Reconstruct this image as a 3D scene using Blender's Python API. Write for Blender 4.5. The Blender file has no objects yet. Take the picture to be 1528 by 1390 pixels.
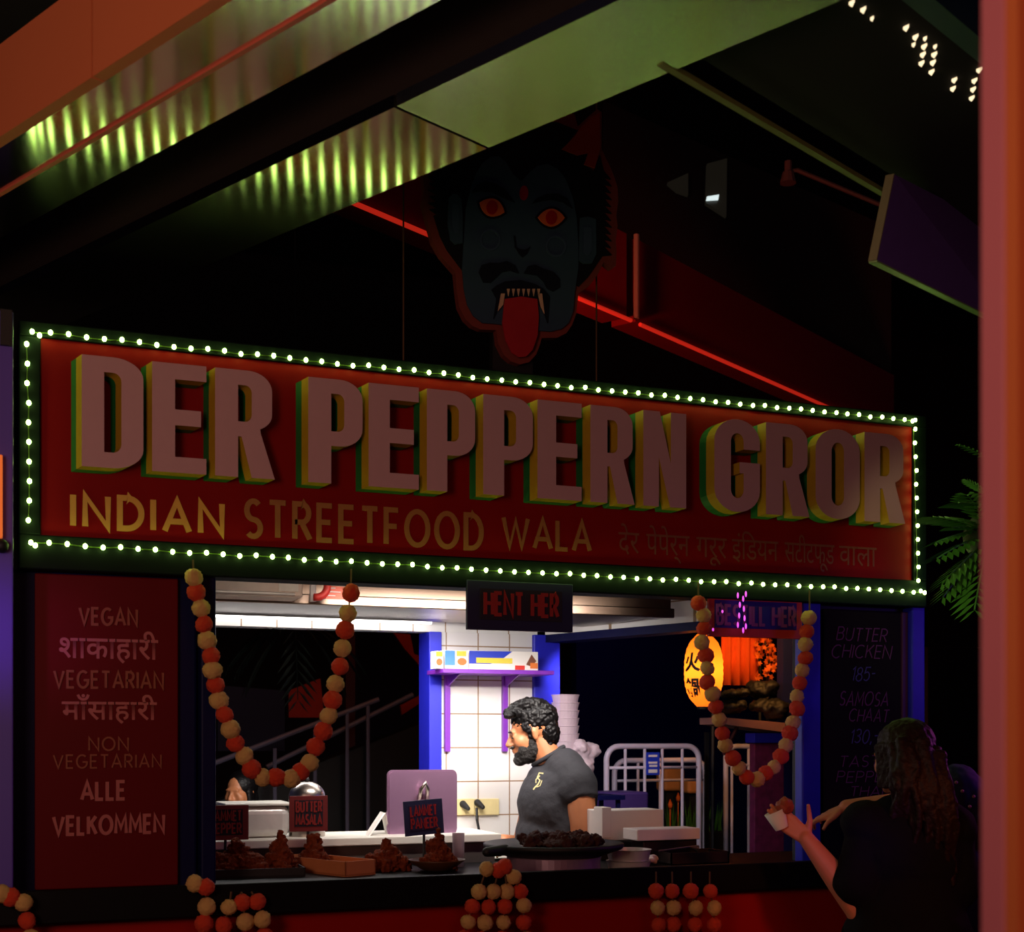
import bpy, bmesh, math, random
from mathutils import Vector, Matrix, Euler, noise
from mathutils.bvhtree import BVHTree
R_ = math.radians
rnd = random.Random(7)
scene = bpy.context.scene
COL = scene.collection

# ------------------------------------------------------------------ camera, world, big lights, exposure
YAW = R_(21.7); SN, CS = math.sin(YAW), math.cos(YAW)
FPX, U0, VH = 2040.0, 764.0, 1100.0          # focal length in pixels of the 1528x1390 frame, centre column, horizon row
EYE = Vector((0, 0, 1.6))
RIGHT, FWD, UP = Vector((CS, -SN, 0)), Vector((SN, CS, 0)), Vector((0, 0, 1))
cam = bpy.data.cameras.new('camera'); camo = bpy.data.objects.new('camera', cam); COL.objects.link(camo)
camo.location = EYE; camo.rotation_euler = (R_(90), 0, -YAW)
cam.sensor_fit = 'HORIZONTAL'; cam.sensor_width = 36; cam.lens = FPX / 1528 * 36
cam.shift_y = (VH - 695) / 1528
cam.clip_start = .05
cam.dof.use_dof = True; cam.dof.focus_distance = 4.9; cam.dof.aperture_fstop = 5.0
scene.camera = camo
vs = scene.view_settings
vs.view_transform = 'Standard'; vs.look = 'None'; vs.gamma = 1; vs.exposure = 0; vs.use_curve_mapping = False
try:
    scene.cycles.use_denoising = True
    scene.cycles.sample_clamp_indirect = 6
    scene.cycles.max_bounces = 6
except Exception:
    pass
W = bpy.data.worlds.new('night'); scene.world = W; W.use_nodes = True
bg = W.node_tree.nodes['Background']; bg.inputs[0].default_value = (.0022, .0019, .0075, 1); bg.inputs[1].default_value = 1

def lamp(name, kind, loc, color, energy, size=.3, target=None, spot=60, parent=None, blend=.6, size_y=None):
    l = bpy.data.lights.new(name, kind); o = bpy.data.objects.new(name, l); COL.objects.link(o)
    l.color = color; l.energy = energy; o.location = loc
    if kind == 'AREA':
        l.size = size
        if size_y: l.shape = 'RECTANGLE'; l.size_y = size_y
    else: l.shadow_soft_size = size
    if kind == 'SPOT': l.spot_size = R_(spot); l.spot_blend = blend
    if target is not None:
        o.rotation_euler = (Vector(target) - Vector(loc)).to_track_quat('-Z', 'Y').to_euler()
    return o
# unseen coloured lamps: red-orange behind the viewer, violet each side, others added as fills
lamp('red_hall_light', 'AREA', (1.2, -2.6, 3.2), (1, .16, .10), 15, 1.6, (1.5, 4.2, 1.7))
lamp('pink_hall_light', 'AREA', (-2.6, -.8, 3.0), (1, .55, .52), 20, 1.2, (.5, 4.2, 2.4))
lamp('orange_lamp', 'SPOT', (2.6, .9, 2.0), (1, .23, .08), 60, .15, (2.66, 3.6, 1.17), 18)
lamp('violet_stage_light', 'SPOT', (-1.2, 2.6, 1.9), (.5, .14, 1), 75, .1, (.04, 4.1, 1.90), 13, blend=1)
lamp('neighbour_light', 'SPOT', (-1.4, 1.6, 2.0), (.3, .2, 1), 3, .1, (-.1, 4.1, 2.0), 30, blend=1)
lamp('blue_fill', 'SPOT', (4.3, 3.1, 2.0), (.22, .05, 1), 10, .2, (3.0, 4.2, 1.6), 60)  # unseen, added to light the blue posts
lamp('violet_side_light', 'SPOT', (4.1, 3.75, 2.0), (.9, .12, .75), 9, .1, (2.95, 3.6, 1.45), 40)
lamp('blue_low_fill', 'SPOT', (2.35, 2.9, 1.0), (.15, .06, 1), 7, .1, (2.85, 4.2, 1.55), 26, blend=1)  # unseen, added for the blue post beside the hatch
lamp('fascia_fill', 'AREA', (-1.2, .7, 2.0), (1, .62, .42), 25, .8, (-.9, 3.0, 3.2))  # unseen, added to brighten the orange fascia
lamp('beam_fill', 'SPOT', (1.6, 4.75, 2.95), (1, .1, .06), 75, .1, (3.5, 6.2, 3.75), 58)  # unseen, added to light the face of the red beam
lamp('pillar_fill', 'POINT', (.12, .35, 1.9), (1, .62, .52), 5.2, .15)  # unseen, added close by to light the pillar

def ray(u, v): return FWD + RIGHT * ((u - U0) / FPX) + UP * ((VH - v) / FPX)
def py(u, v, y): d = ray(u, v); return EYE + d * (y / d.y)
def px(u, v, x): d = ray(u, v); return EYE + d * (x / d.x)
def pz(u, v, z): d = ray(u, v); return EYE + d * ((z - 1.6) / d.z)
def pd(u, v, t): return EYE + ray(u, v) * t

# ------------------------------------------------------------------ materials
def lin(r, g, b):
    f = lambda c: (c / 255 / 12.92) if c / 255 <= .04045 else ((c / 255 + .055) / 1.055) ** 2.4
    return (f(r), f(g), f(b))
MATS = {}
def mat(name, rgb, rough=.6, metal=0, emit=None, strength=0, vary=.12, scale=30, bump=0, coat=0, alpha=1, trans=0, aniso=0):
    if name in MATS: return MATS[name]
    m = bpy.data.materials.new(name); m.use_nodes = True
    nt = m.node_tree; b = nt.nodes['Principled BSDF']
    col = lin(*rgb)
    b.inputs['Roughness'].default_value = rough; b.inputs['Metallic'].default_value = metal
    if coat: b.inputs['Coat Weight'].default_value = coat; b.inputs['Coat Roughness'].default_value = .08
    if trans: b.inputs['Transmission Weight'].default_value = trans
    b.inputs['Alpha'].default_value = alpha
    tc = nt.nodes.new('ShaderNodeTexCoord'); nz = nt.nodes.new('ShaderNodeTexNoise')
    nz.inputs['Scale'].default_value = scale; nz.inputs['Detail'].default_value = 4
    nt.links.new(tc.outputs['Object'], nz.inputs['Vector'])
    mx = nt.nodes.new('ShaderNodeMix'); mx.data_type = 'RGBA'
    mx.inputs['A'].default_value = (*[c * (1 - vary) for c in col], 1)
    mx.inputs['B'].default_value = (*[min(1, c * (1 + vary)) for c in col], 1)
    nt.links.new(nz.outputs['Fac'], mx.inputs['Factor']); nt.links.new(mx.outputs['Result'], b.inputs['Base Color'])
    if bump:
        bp = nt.nodes.new('ShaderNodeBump'); bp.inputs['Strength'].default_value = bump; bp.inputs['Distance'].default_value = .01
        nt.links.new(nz.outputs['Fac'], bp.inputs['Height']); nt.links.new(bp.outputs['Normal'], b.inputs['Normal'])
    if emit:
        b.inputs['Emission Color'].default_value = (*emit, 1); b.inputs['Emission Strength'].default_value = strength
    if aniso:
        b.inputs['Anisotropic'].default_value = aniso
        tg = nt.nodes.new('ShaderNodeTangent'); tg.direction_type = 'UV_MAP'
        nt.links.new(tg.outputs['Tangent'], b.inputs['Tangent'])
    if name in ('sign_red', 'menu_red', 'counter_red', 'frame_navy', 'navy_paint', 'black_counter', 'fried_food', 'black_cloth', 'chalkboard') or 'mask' in name: b.inputs['Specular IOR Level'].default_value = .12
    if 'hair' in name: b.inputs['Specular IOR Level'].default_value = .2
    MATS[name] = m; return m
def tile_mat(name, rgb, grout, wx=.15, wz=.15, off=(0, 0)):
    m = mat(name, rgb, rough=.25, vary=.04, scale=3, coat=.3); nt = m.node_tree; b = nt.nodes['Principled BSDF']
    br = nt.nodes.new('ShaderNodeTexBrick'); br.offset = 0; br.squash = 1
    br.inputs['Scale'].default_value = 1; br.inputs['Brick Width'].default_value = wx; br.inputs['Row Height'].default_value = wz
    br.inputs['Mortar Size'].default_value = .0028; br.inputs['Mortar Smooth'].default_value = .1
    br.inputs['Color1'].default_value = (*lin(*rgb), 1); br.inputs['Color2'].default_value = (*[c * .96 for c in lin(*rgb)], 1)
    br.inputs['Mortar'].default_value = (*lin(*grout), 1)
    ge = nt.nodes.new('ShaderNodeNewGeometry'); sx = nt.nodes.new('ShaderNodeSeparateXYZ'); cx = nt.nodes.new('ShaderNodeCombineXYZ')
    ad = nt.nodes.new('ShaderNodeMath'); ad.operation = 'ADD'; ad2 = nt.nodes.new('ShaderNodeMath'); ad2.operation = 'ADD'
    nt.links.new(ge.outputs['Position'], sx.inputs[0])
    nt.links.new(sx.outputs['X'], ad.inputs[0]); ad.inputs[1].default_value = off[0]
    nt.links.new(sx.outputs['Z'], ad2.inputs[0]); ad2.inputs[1].default_value = off[1]
    nt.links.new(ad.outputs[0], cx.inputs[0]); nt.links.new(ad2.outputs[0], cx.inputs[1])
    nt.links.new(cx.outputs[0], br.inputs['Vector']); nt.links.new(br.outputs['Color'], b.inputs['Base Color'])
    return m
M = dict(
    black=mat('black_paint', (14, 12, 12), .6),
    dark=mat('dark_wall', (26, 20, 18), .8, scale=6),
    ceil=mat('dark_ceiling', (20, 16, 18), .9),
    navy=mat('navy_paint', (9, 11, 58), .5), frame=mat('frame_navy', (6, 16, 12), .7),
    blue=mat('blue_paint', (30, 34, 190), .45),
    red=mat('sign_red', (124, 2, 4), .6, vary=.06, scale=12),
    redboard=mat('menu_red', (96, 4, 9), .5, vary=.08, scale=9),
    redfront=mat('counter_red', (150, 16, 10), .45, vary=.1, scale=6),
    face=mat('letter_face', (190, 150, 152), .5, vary=.04),
    yellow=mat('letter_yellow', (170, 132, 24), .4),
    green=mat('letter_green', (22, 92, 44), .4),
    tan=mat('letter_tan', (205, 150, 60), .5),
    tandim=mat('letter_ochre', (150, 92, 42), .6),
    pinktxt=mat('letter_rose', (172, 88, 84), .6),
    ochretxt=mat('letter_brown', (140, 66, 38), .6),
    cable=mat('green_cable', (70, 90, 30), .5),
    bulb=mat('bulb_glow', (250, 255, 180), .3, emit=(.60, 1, .20), strength=26),
    steel=mat('brushed_steel', (176, 166, 158), .3, 1, vary=.05, scale=60),
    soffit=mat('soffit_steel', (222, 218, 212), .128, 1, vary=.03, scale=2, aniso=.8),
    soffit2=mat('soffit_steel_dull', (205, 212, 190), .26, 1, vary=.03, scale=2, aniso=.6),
    orange=mat('orange_fascia', (205, 110, 66), .6, vary=.05, scale=3),
    redlittrim=mat('red_lit_trim', (200, 92, 72), .5),  # red light on the soffit reveal put into the strip's colour
    brown=mat('brown_steel', (40, 28, 26), .6),
    railgreen=mat('olive_rail', (120, 125, 62), .5),
    deepred=mat('beam_red', (140, 8, 10), .6),
    neon=mat('red_led', (255, 40, 20), .4, emit=(1, .035, .015), strength=.36),
    purplebox=mat('violet_panel', (120, 92, 185), .4),
    white=mat('white_plastic', (225, 218, 214), .4, vary=.03),
    paper=mat('white_paper', (232, 226, 220), .7, vary=.03),
    tile=tile_mat('white_tiles', (228, 224, 222), (150, 120, 90), off=(.12 - 1.93 % .15, -.055)),
    whitesteel=mat('light_worktop', (230, 226, 215), .35, vary=.03),
    counter=mat('black_counter', (8, 7, 9), .5, vary=.2),
    tube=mat('tube_glow', (255, 255, 255), .4, emit=(1, .95, .9), strength=5),
    skin=mat('brown_skin', (176, 112, 74), .5, vary=.06, scale=40),
    skin2=mat('fair_skin', (205, 128, 92), .5, vary=.06, scale=40),
    hair=mat('black_hair', (10, 8, 9), .42, vary=.3, scale=90, bump=.3),
    brownhair=mat('brown_hair', (36, 21, 15), .5, vary=.4, scale=70, bump=.5),
    shirt=mat('charcoal_cloth', (34, 33, 39), .85, vary=.15, scale=120, bump=.15),
    blackcloth=mat('black_cloth', (14, 13, 15), .9, bump=.15, scale=100),
    beard=mat('black_beard', (17, 12, 11), .7, vary=.3, scale=150, bump=.6),
    cream=mat('cream_petals', (246, 188, 112), .7, vary=.25, scale=60, bump=.6),
    redpetal=mat('red_petals', (235, 68, 34), .7, vary=.25, scale=60, bump=.6),
    string=mat('brown_string', (90, 60, 30), .8),
    food=mat('fried_food', (118, 52, 26), .85, vary=.75, scale=70, bump=1),
    card_red=mat('card_red', (120, 34, 34), .6),
    card_navy=mat('card_navy', (18, 22, 60), .6),
    cardink=mat('card_ink', (22, 14, 30), .7),
    cardletters=mat('card_letters', (150, 40, 36), .6),
    cardboard=mat('cardboard', (200, 120, 70), .8, vary=.08),
    mauve=mat('violet_lit_metal', (168, 128, 160), .3, .7, vary=.05),  # violet light on the tablet's back put into the metal's colour
    purple=mat('shelf_violet_lit', (120, 40, 170), .45),  # violet light falling on the shelf put into its colour
    lantern=mat('lantern_paper', (255, 170, 70), .7, emit=(1, .2, .02), strength=.3, vary=.1, scale=14),
    orangecloth=mat('orange_cloth', (240, 90, 20), .8, vary=.25, scale=9),
    maple=mat('orange_leaf', (245, 110, 30), .7, vary=.3),
    leaf=mat('green_leaf', (60, 120, 36), .5, vary=.3, scale=20),
    wood=mat('pale_wood', (196, 130, 66), .6, vary=.2, scale=14),
    chalk=mat('violet_chalk', (92, 42, 100), .9), chalkb=mat('blue_chalk', (60, 60, 130), .9), chalkr=mat('rose_chalk', (150, 70, 110), .9),
    board=mat('chalkboard', (20, 15, 20), .8),
    clear=mat('clear_plastic', (205, 182, 195), .3, alpha=.62, vary=.08),
    yellowp=mat('yellow_print', (225, 205, 70), .6), bluep=mat('blue_print', (34, 58, 190), .5), lbluep=mat('light_blue_print', (80, 150, 240), .5),
    redp=mat('red_print', (210, 50, 40), .5), orangep=mat('orange_print', (225, 120, 50), .5), brownp=mat('brown_print', (120, 70, 50), .6),
    skyblue=mat('dusk_panel', (26, 34, 70), .7),
    socket=mat('beige_socket', (222, 205, 150), .5),
    pillar_o=mat('pillar_orange', (225, 118, 60), .5, vary=.05, scale=4), pillar_p=mat('pillar_pink', (215, 120, 125), .5, vary=.05, scale=4),
    floor=mat('dark_floor', (40, 36, 36), .5, scale=4),
    m_outline=mat('mask_outline', (120, 52, 44), .6), m_hair=mat('mask_hair', (16, 12, 18), .7), m_face=mat('mask_blue', (50, 66, 84), .6, vary=.05),
    m_dark=mat('mask_line', (20, 20, 34), .7), m_eye=mat('mask_eye', (215, 92, 40), .6), m_iris=mat('mask_iris', (170, 14, 12), .6),
    m_tongue=mat('mask_tongue', (165, 34, 42), .6), m_tooth=mat('mask_tooth', (200, 150, 130), .6), m_flame=mat('mask_flame', (150, 46, 22), .6),
    m_bindi=mat('mask_dot', (150, 14, 40), .6), m_swirl=mat('mask_swirl', (56, 70, 92), .6),
)

# ------------------------------------------------------------------ mesh helpers
BASE = {}
def tag(o, label, cat, group=None):
    o['label'] = label; o['category'] = cat
    if group: o['group'] = group
    return o
def thing(name, label, cat, loc, group=None):
    o = bpy.data.objects.new(name, None); COL.objects.link(o); o.location = loc; o.empty_display_size = .05
    BASE[o.name] = Vector(loc); return tag(o, label, cat, group)
def obj(name, me, m, parent=None, loc=None, smooth=False, label=None):
    """one mesh object from a bmesh or mesh given in world coordinates"""
    if isinstance(me, bmesh.types.BMesh):
        b = me; bmesh.ops.recalc_face_normals(b, faces=b.faces[:]) if not smooth == 'keep' else None
        me = bpy.data.meshes.new(name); b.to_mesh(me); b.free()
    for mm in (m if isinstance(m, (list, tuple)) else [m]): me.materials.append(mm)
    if smooth:
        for p in me.polygons: p.use_smooth = True
    o = bpy.data.objects.new(name, me); COL.objects.link(o)
    base = BASE[parent.name] if parent else (Vector(loc) if loc is not None else Vector((0, 0, 0)))
    me.transform(Matrix.Translation(-base))
    if parent: o.parent = parent
    else: o.location = base
    BASE[o.name] = base
    if label: o['label'] = label
    return o
def struct(name, me, m, smooth=False):
    o = obj(name, me, m, smooth=smooth); o['kind'] = 'structure'; return o
def nb(): return bmesh.new()
def quadface(b, vs_):
    try: b.faces.new(vs_)
    except ValueError: pass
def box(b, x0, x1, y0, y1, z0, z1, bev=0, seg=2, mi=0):
    vs_ = [b.verts.new((x, y, z)) for x in (x0, x1) for y in (y0, y1) for z in (z0, z1)]
    fs = [b.faces.new([vs_[i] for i in q]) for q in ((0, 1, 3, 2), (4, 6, 7, 5), (0, 4, 5, 1), (2, 3, 7, 6), (0, 2, 6, 4), (1, 5, 7, 3))]
    for f_ in fs: f_.material_index = mi
    if bev:
        bmesh.ops.bevel(b, geom=list({e for f_ in fs for e in f_.edges}), offset=bev, segments=seg, affect='EDGES', profile=.5)
    return b
def prism(b, pts, off, mi=0, side=None):
    off = Vector(off); n = len(pts)
    a = [b.verts.new(p) for p in pts]; c = [b.verts.new(Vector(p) + off) for p in pts]
    f0 = b.faces.new(a); f1 = b.faces.new(c[::-1]); f0.material_index = f1.material_index = mi
    for i in range(n):
        f_ = b.faces.new([a[i], c[i], c[(i + 1) % n], a[(i + 1) % n]]); f_.material_index = mi if side is None else side
    return b
def tube(b, pts, r, seg=8, closed=False):
    pts = [Vector(p) for p in pts]; n = len(pts); rings = []
    rr = r if isinstance(r, (list, tuple)) else [r] * n
    prev = None
    for i, p in enumerate(pts):
        t = ((pts[(i + 1) % n] if closed or i < n - 1 else p) - (pts[i - 1] if closed or i > 0 else p)).normalized()
        x = prev - t * prev.dot(t) if prev else t.cross(Vector((0, 0, 1)) if abs(t.z) < .9 else Vector((1, 0, 0)))
        x.normalize(); prev = x; y = t.cross(x)
        rings.append([b.verts.new(p + (x * math.cos(a) + y * math.sin(a)) * rr[i]) for a in [2 * math.pi * k / seg for k in range(seg)]])
    for i in range(n if closed else n - 1):
        A, B = rings[i], rings[(i + 1) % n]
        for k in range(seg): b.faces.new([A[k], A[(k + 1) % seg], B[(k + 1) % seg], B[k]])
    if not closed: b.faces.new(rings[0][::-1]); b.faces.new(rings[-1])
    return b
def lathe(b, prof, c, seg=32):
    c = Vector(c); rings = []
    for r, z in prof:
        rings.append([b.verts.new(c + Vector((r * math.cos(2 * math.pi * k / seg), r * math.sin(2 * math.pi * k / seg), z))) for k in range(seg)] if r > 1e-6 else [b.verts.new(c + Vector((0, 0, z)))])
    for A, B in zip(rings, rings[1:]):
        for k in range(seg):
            j = (k + 1) % seg
            if len(A) == 1 and len(B) > 1: b.faces.new([A[0], B[k], B[j]])
            elif len(B) == 1 and len(A) > 1: b.faces.new([A[k], A[j], B[0]])
            elif len(A) > 1: b.faces.new([A[k], A[j], B[j], B[k]])
    return b
def ell(b, c, r, rot=None, sub=3):
    mtx = Matrix.Translation(Vector(c)) @ (rot.to_4x4() if rot else Matrix.Identity(4)) @ Matrix.Diagonal((*r, 1))
    bmesh.ops.create_icosphere(b, subdivisions=sub, radius=1, matrix=mtx); return b
def cap(b, p0, p1, r0, r1, seg=14):
    p0, p1 = Vector(p0), Vector(p1); n = 6; pts, rr = [], []
    d = (p1 - p0).normalized(); L = (p1 - p0).length
    for i in range(n + 1): a = math.pi / 2 * (1 - i / n); pts.append(p0 - d * r0 * math.sin(a)); rr.append(max(r0 * math.cos(a), r0 * .02))
    for i in range(n + 1): a = math.pi / 2 * i / n; pts.append(p1 + d * r1 * math.sin(a)); rr.append(max(r1 * math.cos(a), r1 * .02))
    return tube(b, pts, rr, seg)
def evalmesh(o):
    dg = bpy.context.evaluated_depsgraph_get(); dg.update()
    return bpy.data.meshes.new_from_object(o.evaluated_get(dg), preserve_all_data_layers=False, depsgraph=dg)
def blob(b, voxel, smooth=6, factor=.5):
    """fuse overlapping shapes of a bmesh into one continuous skin"""
    bmesh.ops.recalc_face_normals(b, faces=b.faces[:])
    me = bpy.data.meshes.new('tmp'); b.to_mesh(me); b.free()
    o = bpy.data.objects.new('tmp', me); COL.objects.link(o)
    r = o.modifiers.new('r', 'REMESH'); r.mode = 'VOXEL'; r.voxel_size = voxel
    if smooth:
        s = o.modifiers.new('s', 'SMOOTH'); s.iterations = smooth; s.factor = factor
    out = evalmesh(o); bpy.data.objects.remove(o); bpy.data.meshes.remove(me); return out
def rough_it(me, amp, scale, seed=0):
    me.update()
    for v in me.vertices:
        v.co += v.normal * amp * noise.fractal(v.co * scale + Vector((seed, seed * 2, 0)), .8, 2, 3)
    return me
# ------------------------------------------------------------------ stroke lettering
def arc(cx, cy, rx, ry, a0, a1, n=10): return [(cx + rx * math.cos(R_(a0 + (a1 - a0) * i / n)), cy + ry * math.sin(R_(a0 + (a1 - a0) * i / n))) for i in range(n + 1)]
G = {
 'A': (.76, [[(0, 0), (.38, 1), (.76, 0)], [(.13, .32), (.63, .32)]]),
 'B': (.58, [[(0, 0), (0, 1), (.3, 1)] + arc(.3, .77, .24, .23, 90, -90, 8) + [(0, .54)], [(.3, .54)] + arc(.3, .27, .28, .27, 90, -90, 8) + [(0, 0)]]),
 'C': (.74, [arc(.42, .5, .42, .5, 50, 310, 18)]),
 'D': (.66, [[(0, 0), (0, 1), (.22, 1)] + arc(.22, .5, .44, .5, 90, -90, 14) + [(0, 0)]]),
 'E': (.5, [[(.5, 1), (0, 1), (0, 0), (.5, 0)], [(0, .52), (.44, .52)]]),
 'F': (.48, [[(.48, 1), (0, 1), (0, 0)], [(0, .52), (.42, .52)]]),
 'G': (.8, [arc(.42, .5, .42, .5, 50, 330, 18) + [(.8, .46), (.46, .46)]]),
 'H': (.64, [[(0, 0), (0, 1)], [(.64, 0), (.64, 1)], [(0, .52), (.64, .52)]]),
 'I': (.0, [[(0, 0), (0, 1)]]),
 'K': (.58, [[(0, 0), (0, 1)], [(.56, 1), (.03, .45)], [(.2, .62), (.58, 0)]]),
 'L': (.46, [[(0, 1), (0, 0), (.46, 0)]]),
 'M': (.8, [[(0, 0), (.06, 1), (.4, .3), (.74, 1), (.8, 0)]]),
 'N': (.68, [[(0, 0), (0, 1), (.68, 0), (.68, 1)]]),
 'O': (.88, [arc(.44, .5, .44, .5, 90, 450, 24)]),
 'P': (.54, [[(0, 0), (0, 1), (.28, 1)] + arc(.28, .74, .26, .26, 90, -90, 8) + [(0, .48)]]),
 'R': (.58, [[(0, 0), (0, 1), (.28, 1)] + arc(.28, .74, .26, .26, 90, -90, 8) + [(0, .48)], [(.26, .48), (.58, 0)]]),
 'S': (.54, [arc(.28, .74, .25, .26, 40, 270, 12) + arc(.28, .24, .26, .24, 90, -140, 12)[1:]]),
 'T': (.6, [[(0, 1), (.6, 1)], [(.3, 1), (.3, 0)]]),
 'U': (.62, [[(0, 1), (0, .3)] + arc(.31, .3, .31, .3, 180, 360, 10) + [(.62, 1)]]),
 'V': (.72, [[(0, 1), (.36, 0), (.72, 1)]]),
 'W': (1.1, [[(0, 1), (.28, 0), (.55, .9), (.82, 0), (1.1, 1)]]),
 '0': (.6, [arc(.3, .5, .3, .5, 90, 450, 18)]), '1': (.2, [[(0, .8), (.2, 1), (.2, 0)]]),
 '3': (.5, [arc(.25, .75, .24, .25, 150, -90, 10) + arc(.25, .25, .26, .25, 90, -150, 10)]),
 '5': (.5, [[(.5, 1), (.08, 1), (.04, .58)] + arc(.23, .32, .27, .32, 100, -140, 12)]),
 '8': (.5, [arc(.25, .76, .22, .24, -90, 270, 16), arc(.25, .26, .27, .26, 90, 450, 16)]),
 '-': (.3, [[(0, .5), (.3, .5)]]), ',': (.1, [[(.08, .08), (0, -.15)]]), ' ': (.3, []),
}
def ribbon(b, pts, w, org, ex, ez, ey, th):
    """flat band along a polyline; ex,ez span the board, ey points out of it"""
    closed = (Vector(pts[0]) - Vector(pts[-1])).length < 1e-5
    P = [Vector(p) for p in pts]
    if closed: P = P[:-1]
    n = len(P); L, Rr = [], []
    for i in range(n):
        a = P[i - 1] if (i > 0 or closed) else None; c = P[(i + 1) % n] if (i < n - 1 or closed) else None
        d0 = (P[i] - a).normalized() if a is not None else None; d1 = (c - P[i]).normalized() if c is not None else None
        if d0 is None: d0 = d1
        if d1 is None: d1 = d0
        n0, n1 = Vector((-d0.y, d0.x)), Vector((-d1.y, d1.x)); nn = (n0 + n1)
        nn = nn.normalized() if nn.length > .05 else n0
        k = w / 2 / max(.45, nn.dot(n0)); L.append(P[i] + nn * k); Rr.append(P[i] - nn * k)
    to = lambda p, h: org + ex * p.x + ez * p.y + ey * h
    fl = [b.verts.new(to(p, th)) for p in L]; fr = [b.verts.new(to(p, th)) for p in Rr]
    bl = [b.verts.new(to(p, 0)) for p in L]; br = [b.verts.new(to(p, 0)) for p in Rr]
    for i in range(n if closed else n - 1):
        j = (i + 1) % n
        b.faces.new([fl[i], fr[i], fr[j], fl[j]]); b.faces.new([fl[i], fl[j], bl[j], bl[i]]); b.faces.new([fr[j], fr[i], br[i], br[j]])
    if not closed:
        b.faces.new([fl[0], bl[0], br[0], fr[0]]); b.faces.new([fl[-1], fr[-1], br[-1], bl[-1]])
def text_w(s, gap): return sum(G[c][0] for c in s) + gap * (len(s) - 1)
def stroke_text(b, s, p0, p1, h, w=.13, gap=.3, slant=0, th=.004, ey=Vector((0, -1, 0)), wob=0, ez=UP):
    """s fitted between two baseline points, cap height h in metres"""
    p0, p1 = Vector(p0), Vector(p1); L = (p1 - p0).length; ex = (p1 - p0).normalized()
    sx = L / (text_w(s, gap)); x = 0
    for c in s:
        gw, st = G[c]; jz = rnd.uniform(-wob, wob) * h
        for poly in st:
            pts = [((x + a) * sx + slant * bb * h, bb * h + jz + rnd.uniform(-wob, wob) * h * .3) for a, bb in poly]
            ribbon(b, pts, w * h, p0, ex, ez, ey, th + .0005 * (st.index(poly) % 3))
        x += gw + gap
    return b
def px_text(b, s, u0, u1, v0, v1, y, **k):
    """text whose letters fill that box of the board standing at depth y"""
    a, c = py(u0, v1, y), py(u1, v1, y); z = py((u0 + u1) / 2, v1, y).z; t = py((u0 + u1) / 2, v0, y).z
    a.z = c.z = z
    return stroke_text(b, s, a, c, t - z, **k)
def font_mesh(s, x0, x1, z0, zh, y, fat=.0, th=.004):
    """s in the built-in script font: headline at zh, foot at z0; pieces separated by | are set overlapping"""
    bms = nb(); cur = 0; first = True
    for k, piece in enumerate(s.split('|')):
        c = bpy.data.curves.new('t', 'FONT'); c.body = piece; c.offset = fat; c.resolution_u = 3
        o = bpy.data.objects.new('t', c); COL.objects.link(o); me = evalmesh(o); bpy.data.objects.remove(o)
        if not me.vertices: continue
        mx = max(v.co.x for v in me.vertices)
        me.transform(Matrix.Translation((cur, 0, 0))); bms.from_mesh(me)
        cur += mx - .27
    xs = [v.co.x for v in bms.verts]; a, c = min(xs), max(xs)
    for v in bms.verts:
        X, Y = v.co.x, v.co.y
        v.co = (x0 + (X - a) / (c - a) * (x1 - x0), y - th, z0 + Y / .63 * (zh - z0))
    return bms
def curve_fill(loops):
    """flat filled shape (loops after the first are holes) as a bmesh in the xy plane"""
    c = bpy.data.curves.new('c', 'CURVE'); c.dimensions = '2D'; c.fill_mode = 'BOTH'
    for lp in loops:
        s = c.splines.new('POLY'); s.points.add(len(lp) - 1); s.use_cyclic_u = True
        for p, q in zip(s.points, lp): p.co = (q[0], q[1], 0, 1)
    o = bpy.data.objects.new('c', c); COL.objects.link(o); me = evalmesh(o); bpy.data.objects.remove(o)
    b = nb(); b.from_mesh(me); bmesh.ops.remove_doubles(b, verts=b.verts[:], dist=1e-5); return b

# ------------------------------------------------------------------ setting: ground, walls, ceiling
FY = 4.18                                     # depth of the stall's front
struct('floor', box(nb(), -9, 12, -4, 16, -.1, 0), M['floor'])
struct('wall_back', box(nb(), -9, 14, 13.0, 13.2, 0, 9), M['dark'])
struct('ceiling', box(nb(), -9, 14, 4.9, 13, 6.2, 6.3), M['ceil'])
# stall shell
struct('wall_front_left', box(nb(), .075, .65, 4.235, 4.40, 0, 2.09, .008), M['navy'])
struct('trim_1', box(nb(), .655, .70, 4.19, 4.42, 0, 2.09, .006), M['navy'])
struct('wall_front_right', box(nb(), 2.885, 3.27, 4.235, 4.40, 0, 2.09, .008), M['black'])
struct('trim_2', box(nb(), 2.80, 2.88, 4.20, 4.25, 0, 2.09, .006), M['blue'])
struct('trim_3', box(nb(), 3.275, 3.335, 4.19, 4.42, 0, 2.09, .006), M['blue'])
BY = 5.72
b = nb(); box(b, .55, 2.40, BY, BY + .1, 2.065, 2.69); struct('wall_back_header', b, M['tile'])
struct('wall_back_pier', box(nb(), 1.935, 2.37, BY - .01, BY + .1, 0, 2.064), M['tile'])
struct('trim_4', box(nb(), 1.875, 1.933, BY - .03, BY + .12, 0, 2.064, .004), M['blue'])
struct('trim_5', box(nb(), 2.372, 2.50, BY - .03, BY + .12, 0, 2.064, .004), M['blue'])
struct('wall_back_left', box(nb(), .50, .86, BY, BY + .1, 0, 2.064), M['navy'])
b = nb(); prism(b, [(2.43, 5.70, 2.065), (2.84, 4.42, 2.065), (2.92, 4.42, 2.065), (2.51, 5.80, 2.065)], (0, 0, .62)); struct('wall_right_header', b, M['tile'])
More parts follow.
